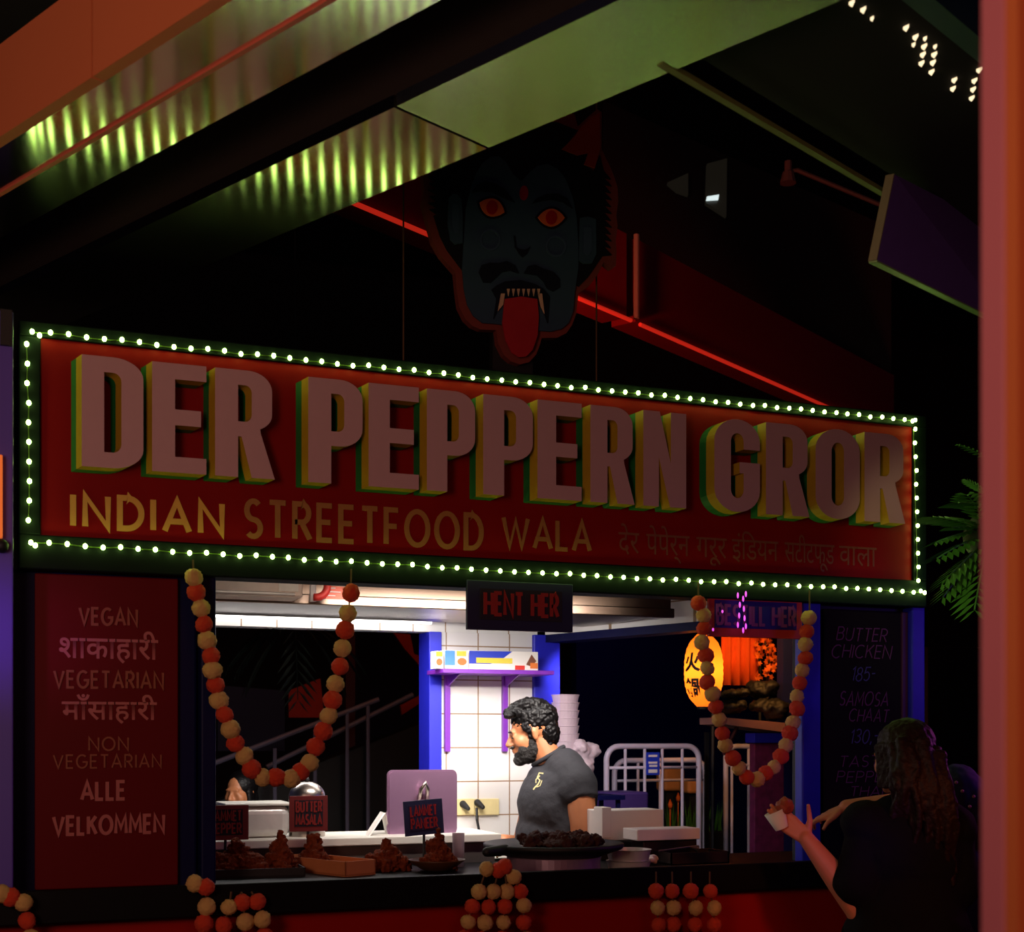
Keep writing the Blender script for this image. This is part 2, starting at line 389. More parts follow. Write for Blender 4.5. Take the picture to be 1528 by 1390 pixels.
b = nb(); prism(b, [(2.425, 5.70, 2.03), (2.835, 4.42, 2.03), (2.93, 4.42, 2.03), (2.52, 5.80, 2.03)], (0, 0, .034)); struct('trim_6', b, M['navy'])
struct('wall_left', box(nb(), .45, .55, 4.40, 5.82, 0, 2.69), M['navy'])
struct('ceiling_stall', box(nb(), .12, 3.3, 4.275, 5.85, 2.69, 2.74), M['black'])
# canopy overhead: two steel soffits running off to the left, a dark roof to the right
ZS = 3.06
dL = Vector((-.418, .908, 0)); dR = Vector((.908, .419, 0))
def strip(name, pa, pb, z, m, t0, t1, thick=.03, d=dL, kind=True, split=None):
    A, B = pz(*pa, z), pz(*pb, z)
    b = nb(); uv = b.loops.layers.uv.new('UVMap')
    # line up both edges' ends
    sA = -A.dot(d); sB = -B.dot(d); A0 = A + d * sA; B0 = B + d * sB
    prism(b, [A0 + d * t0, B0 + d * t0, B0 + d * t1, A0 + d * t1], (0, 0, thick))
    for f_ in b.faces:
        for l in f_.loops: l[uv].uv = (l.vert.co.dot(FWD), l.vert.co.dot(RIGHT))
    return b
def beam(name, **k): pass
sL = pz(0, 355, ZS).dot(dL)
def part_strip(pa, pb, a, c): return strip('', pa, pb, ZS, None, a, c)
struct('soffit_outer', part_strip((0, 221), (0, 288), -1.0, 9), M['soffit'])
struct('trim_7', strip('', (0, 288), (0, 294), ZS - .006, None, -1.0, 9, .02), M['redlittrim'])
struct('soffit_middle', part_strip((0, 294), (0, 355), -1.0, 9), M['soffit'])
sJ = pz(640, 182, ZS).dot(dL)
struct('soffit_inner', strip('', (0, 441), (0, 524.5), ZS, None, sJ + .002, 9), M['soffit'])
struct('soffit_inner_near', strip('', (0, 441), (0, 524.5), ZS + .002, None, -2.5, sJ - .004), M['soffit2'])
def vface(pa, z0, z1, t0, t1, th, d=dL):
    A = pz(*pa, z0); A0 = A - d * A.dot(d); nrm = Vector((d.y, -d.x, 0)) * th
    b = nb(); prism(b, [A0 + d * t0, A0 + d * t1, A0 + d * t1 + nrm, A0 + d * t0 + nrm], (0, 0, z1 - z0)); return b
sO = pz(151, 120, ZS).dot(dL)
struct('fascia_left', vface((0, 221), ZS, 3.285, sO + .004, 9, -.03), M['orange'])
struct('fascia_right', vface((0, 221), ZS, 3.285, -1.5, sO - .004, -.03), M['orange'])
struct('beam_inner', vface((0, 441), ZS + .03, 3.5, -2.5, 9, -.04), M['brown'])
b = strip('', (0, 221), (0, 520), ZS, None, -3, 9, .05); b.transform(Matrix.Translation((0, 0, .47))); struct('roof', b, M['ceil'])
# right-hand roof underside and its rims
A = pz(985, 91, ZS)
def rline(u, v, z): return pz(u, v, z)
e0 = A + dR * .012; e1 = A + dR * 4.6
n0 = pz(1400, 44, ZS + .06); f0 = n0 - dR * 1.2; f1 = n0 + dR * 4.2
b = nb(); prism(b, [Vector((p.x, p.y, ZS + .06)) for p in (e0, e1, f1, f0)], (0, 0, .16)); struct('roof_right', b, M['ceil'])
b = nb(); prism(b, [e0 + Vector((0, 0, 0)), e1, e1 + Vector((-.418, .908, 0)) * .018, e0 + Vector((-.418, .908, 0)) * .018], (0, 0, .012)); struct('trim_8', b, M['railgreen'])
b = nb(); o_ = Vector((.418, -.908, 0)) * .05
prism(b, [f0, f1, f1 + o_, f0 + o_], (0, 0, .16)); struct('trim_9', b, mat('teal_rim', (60, 100, 96), .5))

# ------------------------------------------------------------------ glowing triangles on the right-hand roof underside
tri_px = [(1269, 3), (1286, 13), (1300, 26), (1350, 40), (1364, 54), (1362, 65), (1379, 56), (1377, 68), (1375, 80), (1373, 93), (1394, 68), (1392, 80), (1390, 92), (1388, 106), (1422, 118), (1420, 131), (1459, 103), (1452, 119), (1450, 132), (1448, 145)]
tri0 = None
for k, (u, v) in enumerate(tri_px):
    p = pz(u, v, ZS + .06)
    big = .006 if k in (2, 5, 6, 10) else .0095
    if tri0 is None or big < .007:
        b = nb(); pts = [RIGHT * (-.35) + FWD * .0, RIGHT * .62 + FWD * (-1.2), RIGHT * .62 + FWD * 1.0]
        prism(b, [q * big for q in pts], (0, 0, -.006))
        me = bpy.data.meshes.new('tri'); bmesh.ops.recalc_face_normals(b, faces=b.faces[:]); b.to_mesh(me); b.free(); me.materials.append(mat('warm_glow', (255, 230, 180), .4, emit=(1, .8, .5), strength=1.3))
        if big > .007: tri0 = me
    else: me = tri0
    o = bpy.data.objects.new('glowing_triangle', me); COL.objects.link(o); o.location = p  # bright spots under the roof, built as small glowing shapes
    tag(o, 'small warm white glowing triangle on the dark roof underside at top right', 'ceiling light', 'triangular roof lights')

# ------------------------------------------------------------------ big sign
SZ0, SZ1 = 2.085, 2.80
sx0, sx1 = .135, 3.325
sign = thing('shop_sign', 'long red signboard with raised block letters, framed by string lights', 'sign', (1.73, 4.25, SZ0))
obj('panel', box(nb(), sx0 + .06, sx1 - .06, FY, FY + .06, SZ0 + .10, SZ1 - .045), M['red'], sign)
for (x0, x1, z0, z1) in ((sx0, sx1, SZ1 - .045, SZ1), (sx0, sx1, SZ0, SZ0 + .10), (sx0, sx0 + .06, SZ0 + .1, SZ1 - .045), (sx1 - .06, sx1, SZ0 + .1, SZ1 - .045)):
    obj('frame', box(nb(), x0, x1, FY - .012, FY + .09, z0, z1, .004), M['frame'], sign)
def rr(x0, y0, x1, y1, r, corners='1111', n=8):
    """rounded box path: corners order bl, br, tr, tl"""
    rx = r if not isinstance(r, tuple) else r[0]; ry = r if not isinstance(r, tuple) else r[1]
    out = []
    for k, (cx, cy, a0) in enumerate(((x0 + rx, y0 + ry, 180), (x1 - rx, y0 + ry, 270), (x1 - rx, y1 - ry, 0), (x0 + rx, y1 - ry, 90))):
        if corners[k] == '1': out += arc(cx, cy, rx, ry, a0, a0 + 90, n)
        else: out.append([(x0, y0), (x1, y0), (x1, y1), (x0, y1)][k])
    return out
s = .36                                       # stem share of the letter's width
def glyph(c):
    if c == 'D': return [rr(0, 0, 1, 1, (.5, .18), '0110'), rr(s, .14, 1 - s, .86, (.14, .08), '0110')]
    if c == 'E': return [[(0, 0), (1, 0), (1, .145), (.42, .145), (.42, .435), (.9, .435), (.9, .58), (.42, .58), (.42, .855), (1, .855), (1, 1), (0, 1)]]
    if c == 'P': return [[(0, 0), (.42, 0), (.42, .36), (.58, .36)] + arc(.58, .54, .42, .18, 270, 360, 8) + arc(.58, .82, .42, .18, 0, 90, 8) + [(0, 1)], rr(.42, .5, .66, .86, (.12, .07), '0110')]
    if c == 'R': return [[(0, 0), (.4, 0), (.4, .38), (.46, .38), (.64, 0), (1.05, 0), (.80, .42)] + arc(.58, .6, .42, .16, 300, 360, 6) + arc(.58, .82, .42, .18, 0, 90, 8) + [(0, 1)], rr(.4, .52, .64, .86, (.12, .07), '0110')]
    if c == 'N': return [[(0, 0), (.36, 0), (.36, .52), (.62, 0), (1, 0), (1, 1), (.64, 1), (.64, .46), (.38, 1), (0, 1)]]
    if c == 'O': return [rr(0, 0, 1, 1, (.5, .24)), rr(s, .15, 1 - s, .85, (.14, .1))]
    if c == 'G': return [[(1, .68), (1, .76)] + arc(.5, .76, .5, .24, 0, 180, 14) + arc(.5, .24, .5, .24, 180, 360, 14) + [(1, .54), (.55, .54), (.55, .42), (.64, .42), (.64, .24)] + arc(.5, .24, .14, .09, 360, 180, 8) + arc(.5, .76, .14, .09, 180, 0, 8) + [(.64, .68)]]
letters = [('D', 122, 214), ('E', 227, 308), ('R', 321, 406), ('P', 460, 541), ('E', 550, 625), ('P', 637, 709), ('P', 721, 795), ('E', 802, 868), ('R', 881, 944), ('N', 960, 1024), ('G', 1066, 1134), ('R', 1143, 1205), ('O', 1217, 1283), ('R', 1290, 1348)]
LZ0, LZ1, LY = 2.382, 2.704, FY - .062
for c, u0, u1 in letters:
    x0, x1 = py(u0, 700, LY).x, py(u1, 700, LY).x
    b = curve_fill(glyph(c))
    for v in b.verts: v.co = Vector((x0 + v.co.x * (x1 - x0), LY, LZ0 + v.co.y * (LZ1 - LZ0)))
    for f_ in b.faces: f_.material_index = 0
    bmesh.ops.dissolve_limit(b, angle_limit=.01, verts=b.verts[:], edges=b.edges[:])
    for step, mi in ((Vector((-.013, .034, -.004)), 1), (Vector((-.012, .026, -.004)), 2)):
        ed = [e for e in b.edges if len(e.link_faces) == 1]
        r = bmesh.ops.extrude_edge_only(b, edges=ed)
        nv = [g for g in r['geom'] if isinstance(g, bmesh.types.BMVert)]
        for f_ in [g for g in r['geom'] if isinstance(g, bmesh.types.BMFace)]: f_.material_index = mi
        bmesh.ops.translate(b, verts=nv, vec=step)
    obj('letter', b, [M['face'], M['yellow'], M['green']], sign)
b = nb(); px_text(b, 'INDIAN', 109, 331, 745, 790, FY, w=.19, gap=.36); obj('tagline', b, M['tan'], sign)
b = nb(); px_text(b, 'STREETFOOD', 367, 718, 758, 809, FY, w=.15, gap=.36); px_text(b, 'WALA', 751, 880, 776, 818, FY, w=.15, gap=.3); obj('tagline', b, M['tandim'], sign)
hx0, hx1 = py(922, 800, FY).x, py(1307, 830, FY).x
words_ = [('देर', .0, .075), ('पेपेर्न', .10, .26), ('गरूर', .285, .40), ('इंिडयन', .42, .60), ('सटीटफूड', .625, .825), ('वाला', .845, 1.0)]
bt = nb()
for wd, a, c in words_:
    t_ = font_mesh(wd, hx0 + a * (hx1 - hx0), hx0 + c * (hx1 - hx0), 2.228, 2.298, FY); me = bpy.data.meshes.new('w'); t_.to_mesh(me); t_.free(); bt.from_mesh(me)
obj('tagline', bt, mat('letter_dull', (118, 50, 34), .7), sign)

# ------------------------------------------------------------------ string lights round the sign (one run to a side)
bulb_me = bpy.data.meshes.new('bulb'); b = nb(); ell(b, (0, 0, 0), (.0066, .0066, .0078), sub=2); b.to_mesh(b_ := bulb_me); b.free(); bulb_me.materials.append(M['bulb'])
for p in bulb_me.polygons: p.use_smooth = True
def light_run(p0, p1, n, label, sag, vertical=False, extra=()):
    p0, p1 = Vector(p0), Vector(p1)
    root = thing('string_light', label, 'string lights', (p0 + p1) / 2, 'string lights around the signboard')
    pts = []
    for i in range(n):
        t = i / (n - 1); p = p0.lerp(p1, t)
        j = rnd.uniform(-.003, .003)
        p += Vector((j, 0, 0)) if vertical else Vector((0, 0, j - sag * math.sin(math.pi * t)))
        pts.append(p)
    b = nb(); tube(b, [p + Vector((0, .008, 0)) for p in pts], .0017, 5); obj('cable', b, M['cable'], root)
    for p in pts + [Vector(e) for e in extra]:
        o = bpy.data.objects.new('bulb', bulb_me); COL.objects.link(o); o.parent = root; o.location = p + Vector((0, rnd.uniform(-.002, .002), 0)) - BASE[root.name]
yb = FY - .024
TL, TR, BL, BR = py(48, 494, yb), py(1366, 627, yb), py(46, 809, yb), py(1380, 883, yb)
TR2, BL2, BR2 = py(1365, 640, yb), py(46, 806, yb), py(1371, 866, yb)
light_run(TL, TR, 63, 'string of glowing bulbs along the top edge of the red sign', .004, extra=[TL + Vector((.02, 0, -.01)), TR + Vector((-.014, 0, -.004))])
light_run(BL, BR, 64, 'string of glowing bulbs along the bottom edge of the red sign', .006, extra=[BL + Vector((.012, 0, -.008)), BR + Vector((-.02, 0, .003))])
light_run(py(41, 513, yb), py(44, 776, yb), 10, 'short run of glowing bulbs down the left edge of the red sign', 0, True)
light_run(TR2, BR2, 12, 'short run of glowing bulbs down the right edge of the red sign', 0, True)

# ------------------------------------------------------------------ menu board on the left
mb = thing('menu_board', 'tall dark red menu board with VEGAN and VELKOMMEN lettering', 'menu board', (.36, 4.23, 1.14))
bx0, bx1 = py(52, 1000, 4.215).x, py(266, 1000, 4.215).x
obj('panel', box(nb(), bx0, bx1, 4.215, 4.235, 1.155, 2.08, .004), M['redboard'], mb)
for s_, u0, u1, v0, v1, m_, w_ in (('VEGAN', 119, 204, 908, 932, 'ochretxt', .17), ('VEGETARIAN', 81, 243, 1002, 1026, 'ochretxt', .15), ('NON', 133, 191, 1100, 1119, 'ochretxt', .14), ('VEGETARIAN', 80, 240, 1126, 1145, 'ochretxt', .13), ('ALLE', 122, 186, 1166, 1192, 'pinktxt', .2), ('VELKOMMEN', 80, 244, 1217, 1243, 'pinktxt', .19)):
    b = nb(); px_text(b, s_, u0, u1, v0, v1, 4.213, w=w_, gap=.3, th=.003); obj('lettering', b, M[m_], mb)
for s_, u0, u1, vh, vf in (('शाकाहारी', 88, 236, 953, 982), ('माँसाहारी', 92, 234, 1047, 1073)):
    z0, zh = py((u0 + u1) / 2, vf, 4.213).z, py((u0 + u1) / 2, vh, 4.213).z
    obj('lettering', font_mesh(s_, py(u0, 970, 4.213).x, py(u1, 970, 4.213).x, z0, zh, 4.213, fat=.012, th=.001), M['pinktxt'], mb)

# ------------------------------------------------------------------ chalkboard on the right
cb = thing('chalkboard', 'narrow black chalkboard with handwritten dishes and prices beside the serving hatch', 'chalkboard', (3.06, 4.23, 1.14))
cx0, cx1 = py(1230, 1000, 4.215).x, py(1344, 1000, 4.215).x
obj('panel', box(nb(), cx0, cx1, 4.215, 4.235, 1.12, 2.07, .003), M['board'], cb)
obj('edge', box(nb(), cx1 + .004, cx1 + .03, 4.21, 4.235, 1.12, 2.07, .003), mat('violet_edge', (60, 20, 70), .6), cb)
for s_, u0, u1, v0, v1, m_ in (('BUTTER', 1248, 1322, 937, 956, 'chalk'), ('CHICKEN', 1240, 1328, 962, 981, 'chalk'), ('185-', 1270, 1304, 995, 1015, 'chalkb'), ('SAMOSA', 1252, 1324, 1032, 1052, 'chalk'), ('CHAAT', 1266, 1324, 1058, 1076, 'chalk'), ('130,-', 1268, 1308, 1088, 1108, 'chalkb'), ('TASTE', 1252, 1322, 1127, 1143, 'chalk'), ('PEPPER', 1248, 1330, 1150, 1166, 'chalk'), ('THALI', 1268, 1328, 1173, 1187, 'chalk')):
    b = nb(); px_text(b, s_, u0, u1, v0, v1, 4.213, w=.09, gap=.22, slant=.22, th=.001, wob=.05); obj('chalk_writing', b, M[m_], cb)

# ------------------------------------------------------------------ counter
CT = 1.14
struct('wall_counter_front', box(nb(), -.6, 3.34, 4.06, 4.12, 0, CT - .055), M['redfront'])
struct('trim_11', box(nb(), -.02, 3.36, 3.985, 4.012, CT - .056, CT + .036, .004), M['counter'])
b = box(nb(), -.02, 3.36, 4.013, 4.74, CT - .055, CT, .004)
ct_ = obj('counter_top', b, M['counter'], loc=(1.6, 4.3, CT - .055)); tag(ct_, 'long glossy black serving counter across the stall front', 'counter')
wk = thing('back_worktop', 'pale kitchen worktop along the tiled back wall', 'worktop', (1.4, 5.5, 0))
obj('top', box(nb(), .72, 2.22, 5.37, 5.68, 1.09, 1.13, .004), M['whitesteel'], wk)
obj('cabinet', box(nb(), .76, 2.20, 5.40, 5.68, 0, 1.089), M['steel'], wk)
TZ = 1.24
stb = thing('service_table', 'white raised service table behind the left half of the counter', 'table', (1.3, 4.95, 0))
obj('top', box(nb(), .74, 1.86, 4.78, 5.12, TZ - .03, TZ, .004), M['whitesteel'], stb)
obj('front', box(nb(), .76, 1.84, 4.80, 5.10, 0, TZ - .031), mat('dull_steel', (84, 74, 70), .5, .3), stb)

# ------------------------------------------------------------------ demon-face emblem above the sign
MY = 4.31
def cp(x, y): return (560 + .3022 * x, 140 + .3022 * y)
emb = thing('face_emblem', 'painted blue demon face cut-out with a long red tongue, mounted above the sign', 'emblem', py(775, 545, MY))
def layer(name, pts, m, d, th=.006, raw=False):
    P = [py(*(p if raw else cp(*p)), MY - d) for p in pts]
    b = nb(); prism(b, P, (0, th, 0)); return obj(name, b, m, emb)
out = [(240, 330), (235, 400), (241, 470), (234, 540), (250, 595), (266, 660), (285, 730), (325, 800), (395, 880), (402, 960), (414, 1050), (445, 1112), (480, 1145), (520, 1163), (598, 1166), (606, 1230), (636, 1290), (670, 1320), (715, 1335), (760, 1324), (795, 1285), (812, 1240), (822, 1205), (900, 1203), (945, 1180), (972, 1140), (992, 1085), (1003, 985), (1055, 950), (1100, 890), (1128, 830), (1168, 862), (1188, 850), (1192, 780), (1188, 720), (1197, 650), (1190, 600), (1200, 530), (1196, 460), (1180, 410), (1160, 360), (1135, 310), (1118, 270), (1118, 90), (1095, 75), (1060, 105), (1000, 160), (985, 100), (930, 80), (860, 78), (790, 100), (640, 160), (450, 220), (300, 280)]
layer('backing', out, M['m_outline'], 0, .03)
hl = [(300, 320)]
for k in range(8): hl += [(262 if k % 2 == 0 else 268, 345 + k * 32), (308, 372 + k * 32)]
hl += [(290, 600), (320, 700), (355, 770), (430, 870), (620, 860), (900, 860), (1005, 950), (1050, 905), (1095, 840), (1122, 800)]
for k in range(12): hl += [(1168 - (k % 2) * 4, 795 - k * 34), (1128, 752 - k * 34)]
hl += [(1110, 300), (1080, 380), (1030, 345), (1055, 290), (1000, 300), (930, 270), (1000, 180), (900, 140), (780, 130), (640, 190), (460, 250)]
layer('hair', hl, M['m_hair'], .006)
layer('flame', [(922, 272), (990, 205), (1005, 175), (1065, 115), (1108, 92), (1112, 265), (1085, 365), (1032, 348), (1052, 292), (998, 302)], M['m_flame'], .011)
for pts in ([(365, 510), (385, 492), (405, 495), (425, 520), (432, 600), (432, 735), (395, 742), (372, 720), (358, 640)], [(1012, 612), (1050, 605), (1090, 618), (1092, 790), (1070, 835), (1030, 838), (1005, 820)]):
    e_ = layer('ear', pts, M['m_face'], .012)
    c_ = Vector((sum(p[0] for p in pts) / len(pts), sum(p[1] for p in pts) / len(pts)))
    P = [py(*cp(c_.x + (p[0] - c_.x) * .5, c_.y + (p[1] - c_.y) * .6), MY - .014) for p in pts]
    b = nb(); prism(b, P, (0, .003, 0)); obj('ear_hollow', b, M['m_swirl'], e_)
fc = [(478, 450), (500, 390), (530, 340), (570, 310), (610, 308), (645, 335), (680, 395), (722, 432), (760, 390), (800, 355), (850, 345), (900, 370), (940, 420), (975, 510), (995, 610), (1003, 740), (1003, 860), (985, 980), (978, 1070), (955, 1130), (920, 1160), (870, 1172), (800, 1168), (600, 1135), (530, 1130), (485, 1095), (455, 1040), (438, 960), (430, 860), (440, 700), (448, 560)]
layer('face', fc, M['m_face'], .012)
layer('eyebrow', [(478, 488), (500, 450), (545, 432), (590, 440), (640, 470), (690, 535), (640, 515), (580, 485), (520, 480)], M['m_dark'], .016)
layer('eyebrow', [(775, 540), (800, 512), (850, 492), (905, 492), (950, 515), (975, 565), (930, 535), (870, 522), (820, 530)], M['m_dark'], .016)
def oval(cx, cy, rx, ry, n=20, tilt=0): return [(cx + rx * math.cos(a) * math.cos(tilt) - ry * math.sin(a) * math.sin(tilt), cy + rx * math.cos(a) * math.sin(tilt) + ry * math.sin(a) * math.cos(tilt)) for a in [2 * math.pi * k / n for k in range(n)]]
def almond(cx, cy, w, h, tilt):
    pts = [(-w + 2 * w * k / 10, -h * math.sin(math.pi * k / 10) ** .8) for k in range(11)] + [(w - 2 * w * k / 10, h * math.sin(math.pi * k / 10) ** .8) for k in range(1, 10)]
    return [(cx + x * math.cos(tilt) - y * math.sin(tilt), cy + x * math.sin(tilt) + y * math.cos(tilt)) for x, y in pts]
for cx, cy, tl in ((577, 560, .38), (870, 610, .02)):
    layer('eye_outline', almond(cx, cy, 80, 56, tl), M['m_dark'], .016)
    e_ = layer('eye', almond(cx, cy, 66, 44, tl), M['m_eye'], .020)
    b = nb(); prism(b, [py(*cp(*p), MY - .024) for p in oval(cx, cy, 27, 34)], (0, .004, 0)); obj('iris', b, M['m_iris'], e_)
layer('forehead_dot', oval(735, 488, 21, 36), M['m_bindi'], .016)
layer('nose', [(690, 752), (715, 765), (740, 768), (768, 752), (750, 790), (728, 806), (712, 790)], M['m_dark'], .016)
layer('nose_line', [(684, 700), (690, 760), (698, 762), (692, 698)], M['m_dark'], .015, .003)
layer('moustache', [(512, 880), (525, 845), (565, 832), (610, 834), (650, 824), (690, 845), (710, 885), (670, 872), (625, 880), (600, 905), (570, 932), (535, 930)], M['m_dark'], .017)
layer('moustache', [(735, 885), (755, 850), (790, 842), (830, 862), (880, 878), (912, 912), (912, 955), (880, 975), (850, 960), (832, 925), (800, 895)], M['m_dark'], .017)
layer('mouth', [(575, 965), (600, 945), (640, 925), (720, 918), (790, 938), (830, 960), (862, 1000), (852, 1130), (838, 1090), (800, 1020), (650, 1020), (612, 1050), (585, 1110), (600, 1010)], M['m_dark'], .017)
for k in range(7):
    x = 658 + k * 25
    layer('tooth', [(x - 7, 962), (x + 7, 962), (x, 998)], M['m_tooth'], .021, .004)
layer('fang', [(622, 985), (640, 985), (632, 1040), (606, 1072)], M['m_tooth'], .021, .004)
layer('fang', [(805, 985), (824, 985), (836, 1085), (818, 1050)], M['m_tooth'], .021, .004)
layer('tongue', [(640, 1012), (720, 1000), (800, 1012), (808, 1100), (802, 1190), (778, 1262), (745, 1296), (710, 1300), (675, 1278), (644, 1215), (628, 1130)], M['m_tongue'], .021)
for cx, cy in ((568, 720), (893, 752)):
    o_, i_ = oval(cx, cy, 52, 54), oval(cx, cy, 42, 44)
    b = nb(); A_ = [b.verts.new(py(*cp(*p), MY - .016)) for p in o_]; B_ = [b.verts.new(py(*cp(*p), MY - .016)) for p in i_]
    for k in range(len(A_)): b.faces.new([A_[k], A_[(k + 1) % len(A_)], B_[(k + 1) % len(A_)], B_[k]])
    g_ = bmesh.ops.extrude_face_region(b, geom=b.faces[:]); bmesh.ops.translate(b, verts=[v for v in g_['geom'] if isinstance(v, bmesh.types.BMVert)], vec=(0, .003, 0))
    obj('cheek_ring', b, M['m_swirl'], emb)
b = nb(); box(b, py(740, 500, MY).x, py(800, 500, MY).x, MY + .03, MY + .06, 2.78, 3.0); obj('bracket', b, M['black'], emb)
# two thin wires dropping from the roof
for u, v0, v1 in ((602, 340, 540), (890, 460, 565)):
    p = py(u, v1, 4.36); b = nb(); tube(b, [(p.x, p.y, 2.79), (p.x, p.y, 6.2)], .003, 6)
    tag(obj('hanging_wire', b, M['string'], loc=(p.x, p.y, 2.79)), 'thin vertical wire above the sign, ' + ('left of the demon face' if u < 700 else 'right of the demon face'), 'wire')

# ------------------------------------------------------------------ red beam behind the emblem
ZB = 3.6
b0, b1, b2 = pz(330, 217, ZB), pz(940, 476, ZB), pz(1330, 648, ZB)
dB = (b2 - b1).normalized(); nB = Vector((-dB.y, dB.x, 0))
def red_beam(p, q, label):
    L = (p + q) / 2; t_ = thing('red_beam', label, 'beam', L)
    b = nb(); prism(b, [p, q, q + nB * .14, p + nB * .14], (0, 0, .40)); obj('girder', b, M['deepred'], t_)
    b = nb(); o_ = -nB * .025 - UP * .018; tube(b, [p + o_, q + o_], .010, 8); obj('light_strip', b, M['neon'], t_)
red_beam(b0, b1 - dB * .03, 'dark red roof beam with glowing lower edge, left of the joint')
red_beam(b1 + dB * .05, b1 + dB * 3.2, 'dark red roof beam with glowing lower edge, right of the joint')
jb = nb(); m_ = b1 + dB * .01 - nB * .03
tube(jb, [m_ + UP * .0, m_ + UP * .40], .014, 8); tag(obj('joint_bar', jb, mat('greygreen_bar', (150, 160, 130), .5), loc=m_), 'upright grey green bar at the joint of the red roof beams', 'bar')
# lightbox at the right
lb = thing('lightbox_sign', 'dark violet lightbox with pale rim, its lower edge coloured as lit green, hanging from the right roof edge', 'sign', pd(1320, 256, 3.6))
A4 = [pd(1335, 260, 3.60), pd(1309, 388, 3.56), pd(1510, 487, 4.25), pd(1510, 349, 4.3)]
nl = (A4[1] - A4[0]).cross(A4[2] - A4[0]).normalized()
if nl.dot(FWD) < 0: nl = -nl
b = nb(); prism(b, A4, nl * .022); obj('front', b, M['purplebox'], lb)
for k, (p, q) in enumerate(((A4[0], A4[1]), (A4[1], A4[2]))):
    mid = (A4[0] + A4[2]) / 2; o1 = -((mid - (p + q) / 2) - (q - p) * ((mid - (p + q) / 2).dot(q - p) / (q - p).length_squared)).normalized() * .004
    b = nb(); prism(b, [p, q, q + o1, p + o1], nl * .024); obj('rim', b, mat('green_lit_rim', (150, 190, 120), .4) if k else mat('olive_rim', (150, 146, 108), .5), lb)  # green light on the lower rim put into its colour
# camera arm and rail below the roof
ca = thing('wall_camera', 'small camera on a bracket with a thin pipe running right, under the roof', 'camera', pd(1176, 268, 7.5))
p = pd(1176, 257, 7.5); b = nb(); tube(b, [p, p - UP * .06], [.03, .045], 10); obj('housing', b, mat('grey_metal', (110, 105, 90), .4), ca)
b = nb(); tube(b, [p + UP * .06, p + UP * .0], .02, 8); obj('mount', b, MATS['grey_metal'], ca)
b = nb(); tube(b, [pd(1178, 256, 7.5), pd(1190, 254, 7.5), pd(1315, 306, 7.6)], .012, 6); obj('pipe', b, MATS['grey_metal'], ca)
# window in the dark wall
p0, p1, p2, p3 = [pd(u, v, 9) for u, v in ((1055, 244), (1085, 236), (1084, 322), (1053, 302))]
wn = obj('window_1', prism(nb(), [p0, p1, p2, p3], FWD * .05), mat('dim_glass', (34, 31, 26), .3, emit=(.5, .42, .28), strength=.012)); wn['kind'] = 'structure'
p0, p1, p2, p3 = [pd(u, v, 9) for u, v in ((996, 272), (1027, 258), (1027, 290), (1010, 284))]
wn = obj('window_2', prism(nb(), [p0, p1, p2, p3], FWD * .05), MATS['dim_glass']); wn['kind'] = 'structure'
b = nb(); prism(b, [pd(u, v, 8.97) for u, v in ((1055, 293), (1073, 290), (1072, 297), (1054, 298))], FWD * .02)
tag(obj('strip_lamp', b, mat('cold_lamp', (230, 240, 240), .4, emit=(.8, .95, .95), strength=.9)), 'tiny bright white lamp seen in the dim window above the red beam', 'lamp')
b = nb(); prism(b, [pd(u, v, 9.1) for u, v in ((900, 150), (1330, 340), (1330, 560), (900, 360))], FWD * .1); struct('wall_upper', b, M['dark'])

# ------------------------------------------------------------------ neighbour stall at the far left
nx = py(20, 900, 4.1).x
struct('wall_neighbour', box(nb(), -.35, nx, 4.1, 4.5, 1.16, 2.80, .004), mat('neighbour_blue', (84, 62, 170), .5, vary=.05, scale=3))
b = nb(); box(b, nx - .035, nx - .004, 4.085, 4.098, 2.70, 2.80); tag(obj('wall_plate', b, M['black']), 'small black plate at the top of the blue neighbouring wall', 'plate')
b = nb(); c0, c1 = py(-30, 800, 4.07), py(4, 678, 4.07); box(b, c0.x, c1.x, 4.07, 4.1, c0.z, c1.z, .003)
tag(obj('orange_sign', b, mat('orange_glow', (255, 110, 30), .5, emit=(1, .2, .04), strength=.5)), 'glowing orange sign cut off at the left picture edge', 'sign')
b = nb(); ell(b, py(2, 814, 4.08), (.02, .02, .02)); tag(obj('round_lamp', b, M['black'], smooth=True), 'small round black lamp under the orange sign', 'lamp')

# ------------------------------------------------------------------ things above the hatch
hood = thing('extractor_hood', 'brushed steel extractor hood hanging over the kitchen', 'extractor hood', (1.6, 4.9, 2.07))
b = nb(); prism(b, [(.62, 4.75, 2.085), (.62, 4.75, 2.14), (.62, 5.0, 2.45), (.62, 5.45, 2.45), (.62, 5.45, 2.085)], (1.94, 0, 0)); obj('body', b, mat('hood_steel', (128, 108, 94), .3, 1, vary=.06, scale=5), hood)
obj('lip', box(nb(), .61, 2.57, 4.735, 4.75, 2.068, 2.105, .004), mat('hood_steel', (128, 108, 94), .3, 1, vary=.06, scale=5), hood)
b = nb(); prism(b, [(1.2, 4.74, 2.20), (2.55, 4.74, 2.20), (2.55, 4.74, 2.42), (1.2, 4.74, 2.42)], (0, .01, 0)); obj('front_plate', b, mat('hood_steel', (128, 108, 94), .3, 1, vary=.06, scale=5), hood)
tb = thing('tube_lamp', 'long white fluorescent tube under the extractor hood at the back wall', 'lamp', (1.25, 5.62, 2.1))
b = nb(); tube(b, [(.7, 5.62, 2.105), (1.86, 5.62, 2.105)], .016, 10); obj('tube', b, M['tube'], tb)
obj('housing', box(nb(), .68, 1.88, 5.60, 5.70, 2.125, 2.16, .003), M['white'], tb)
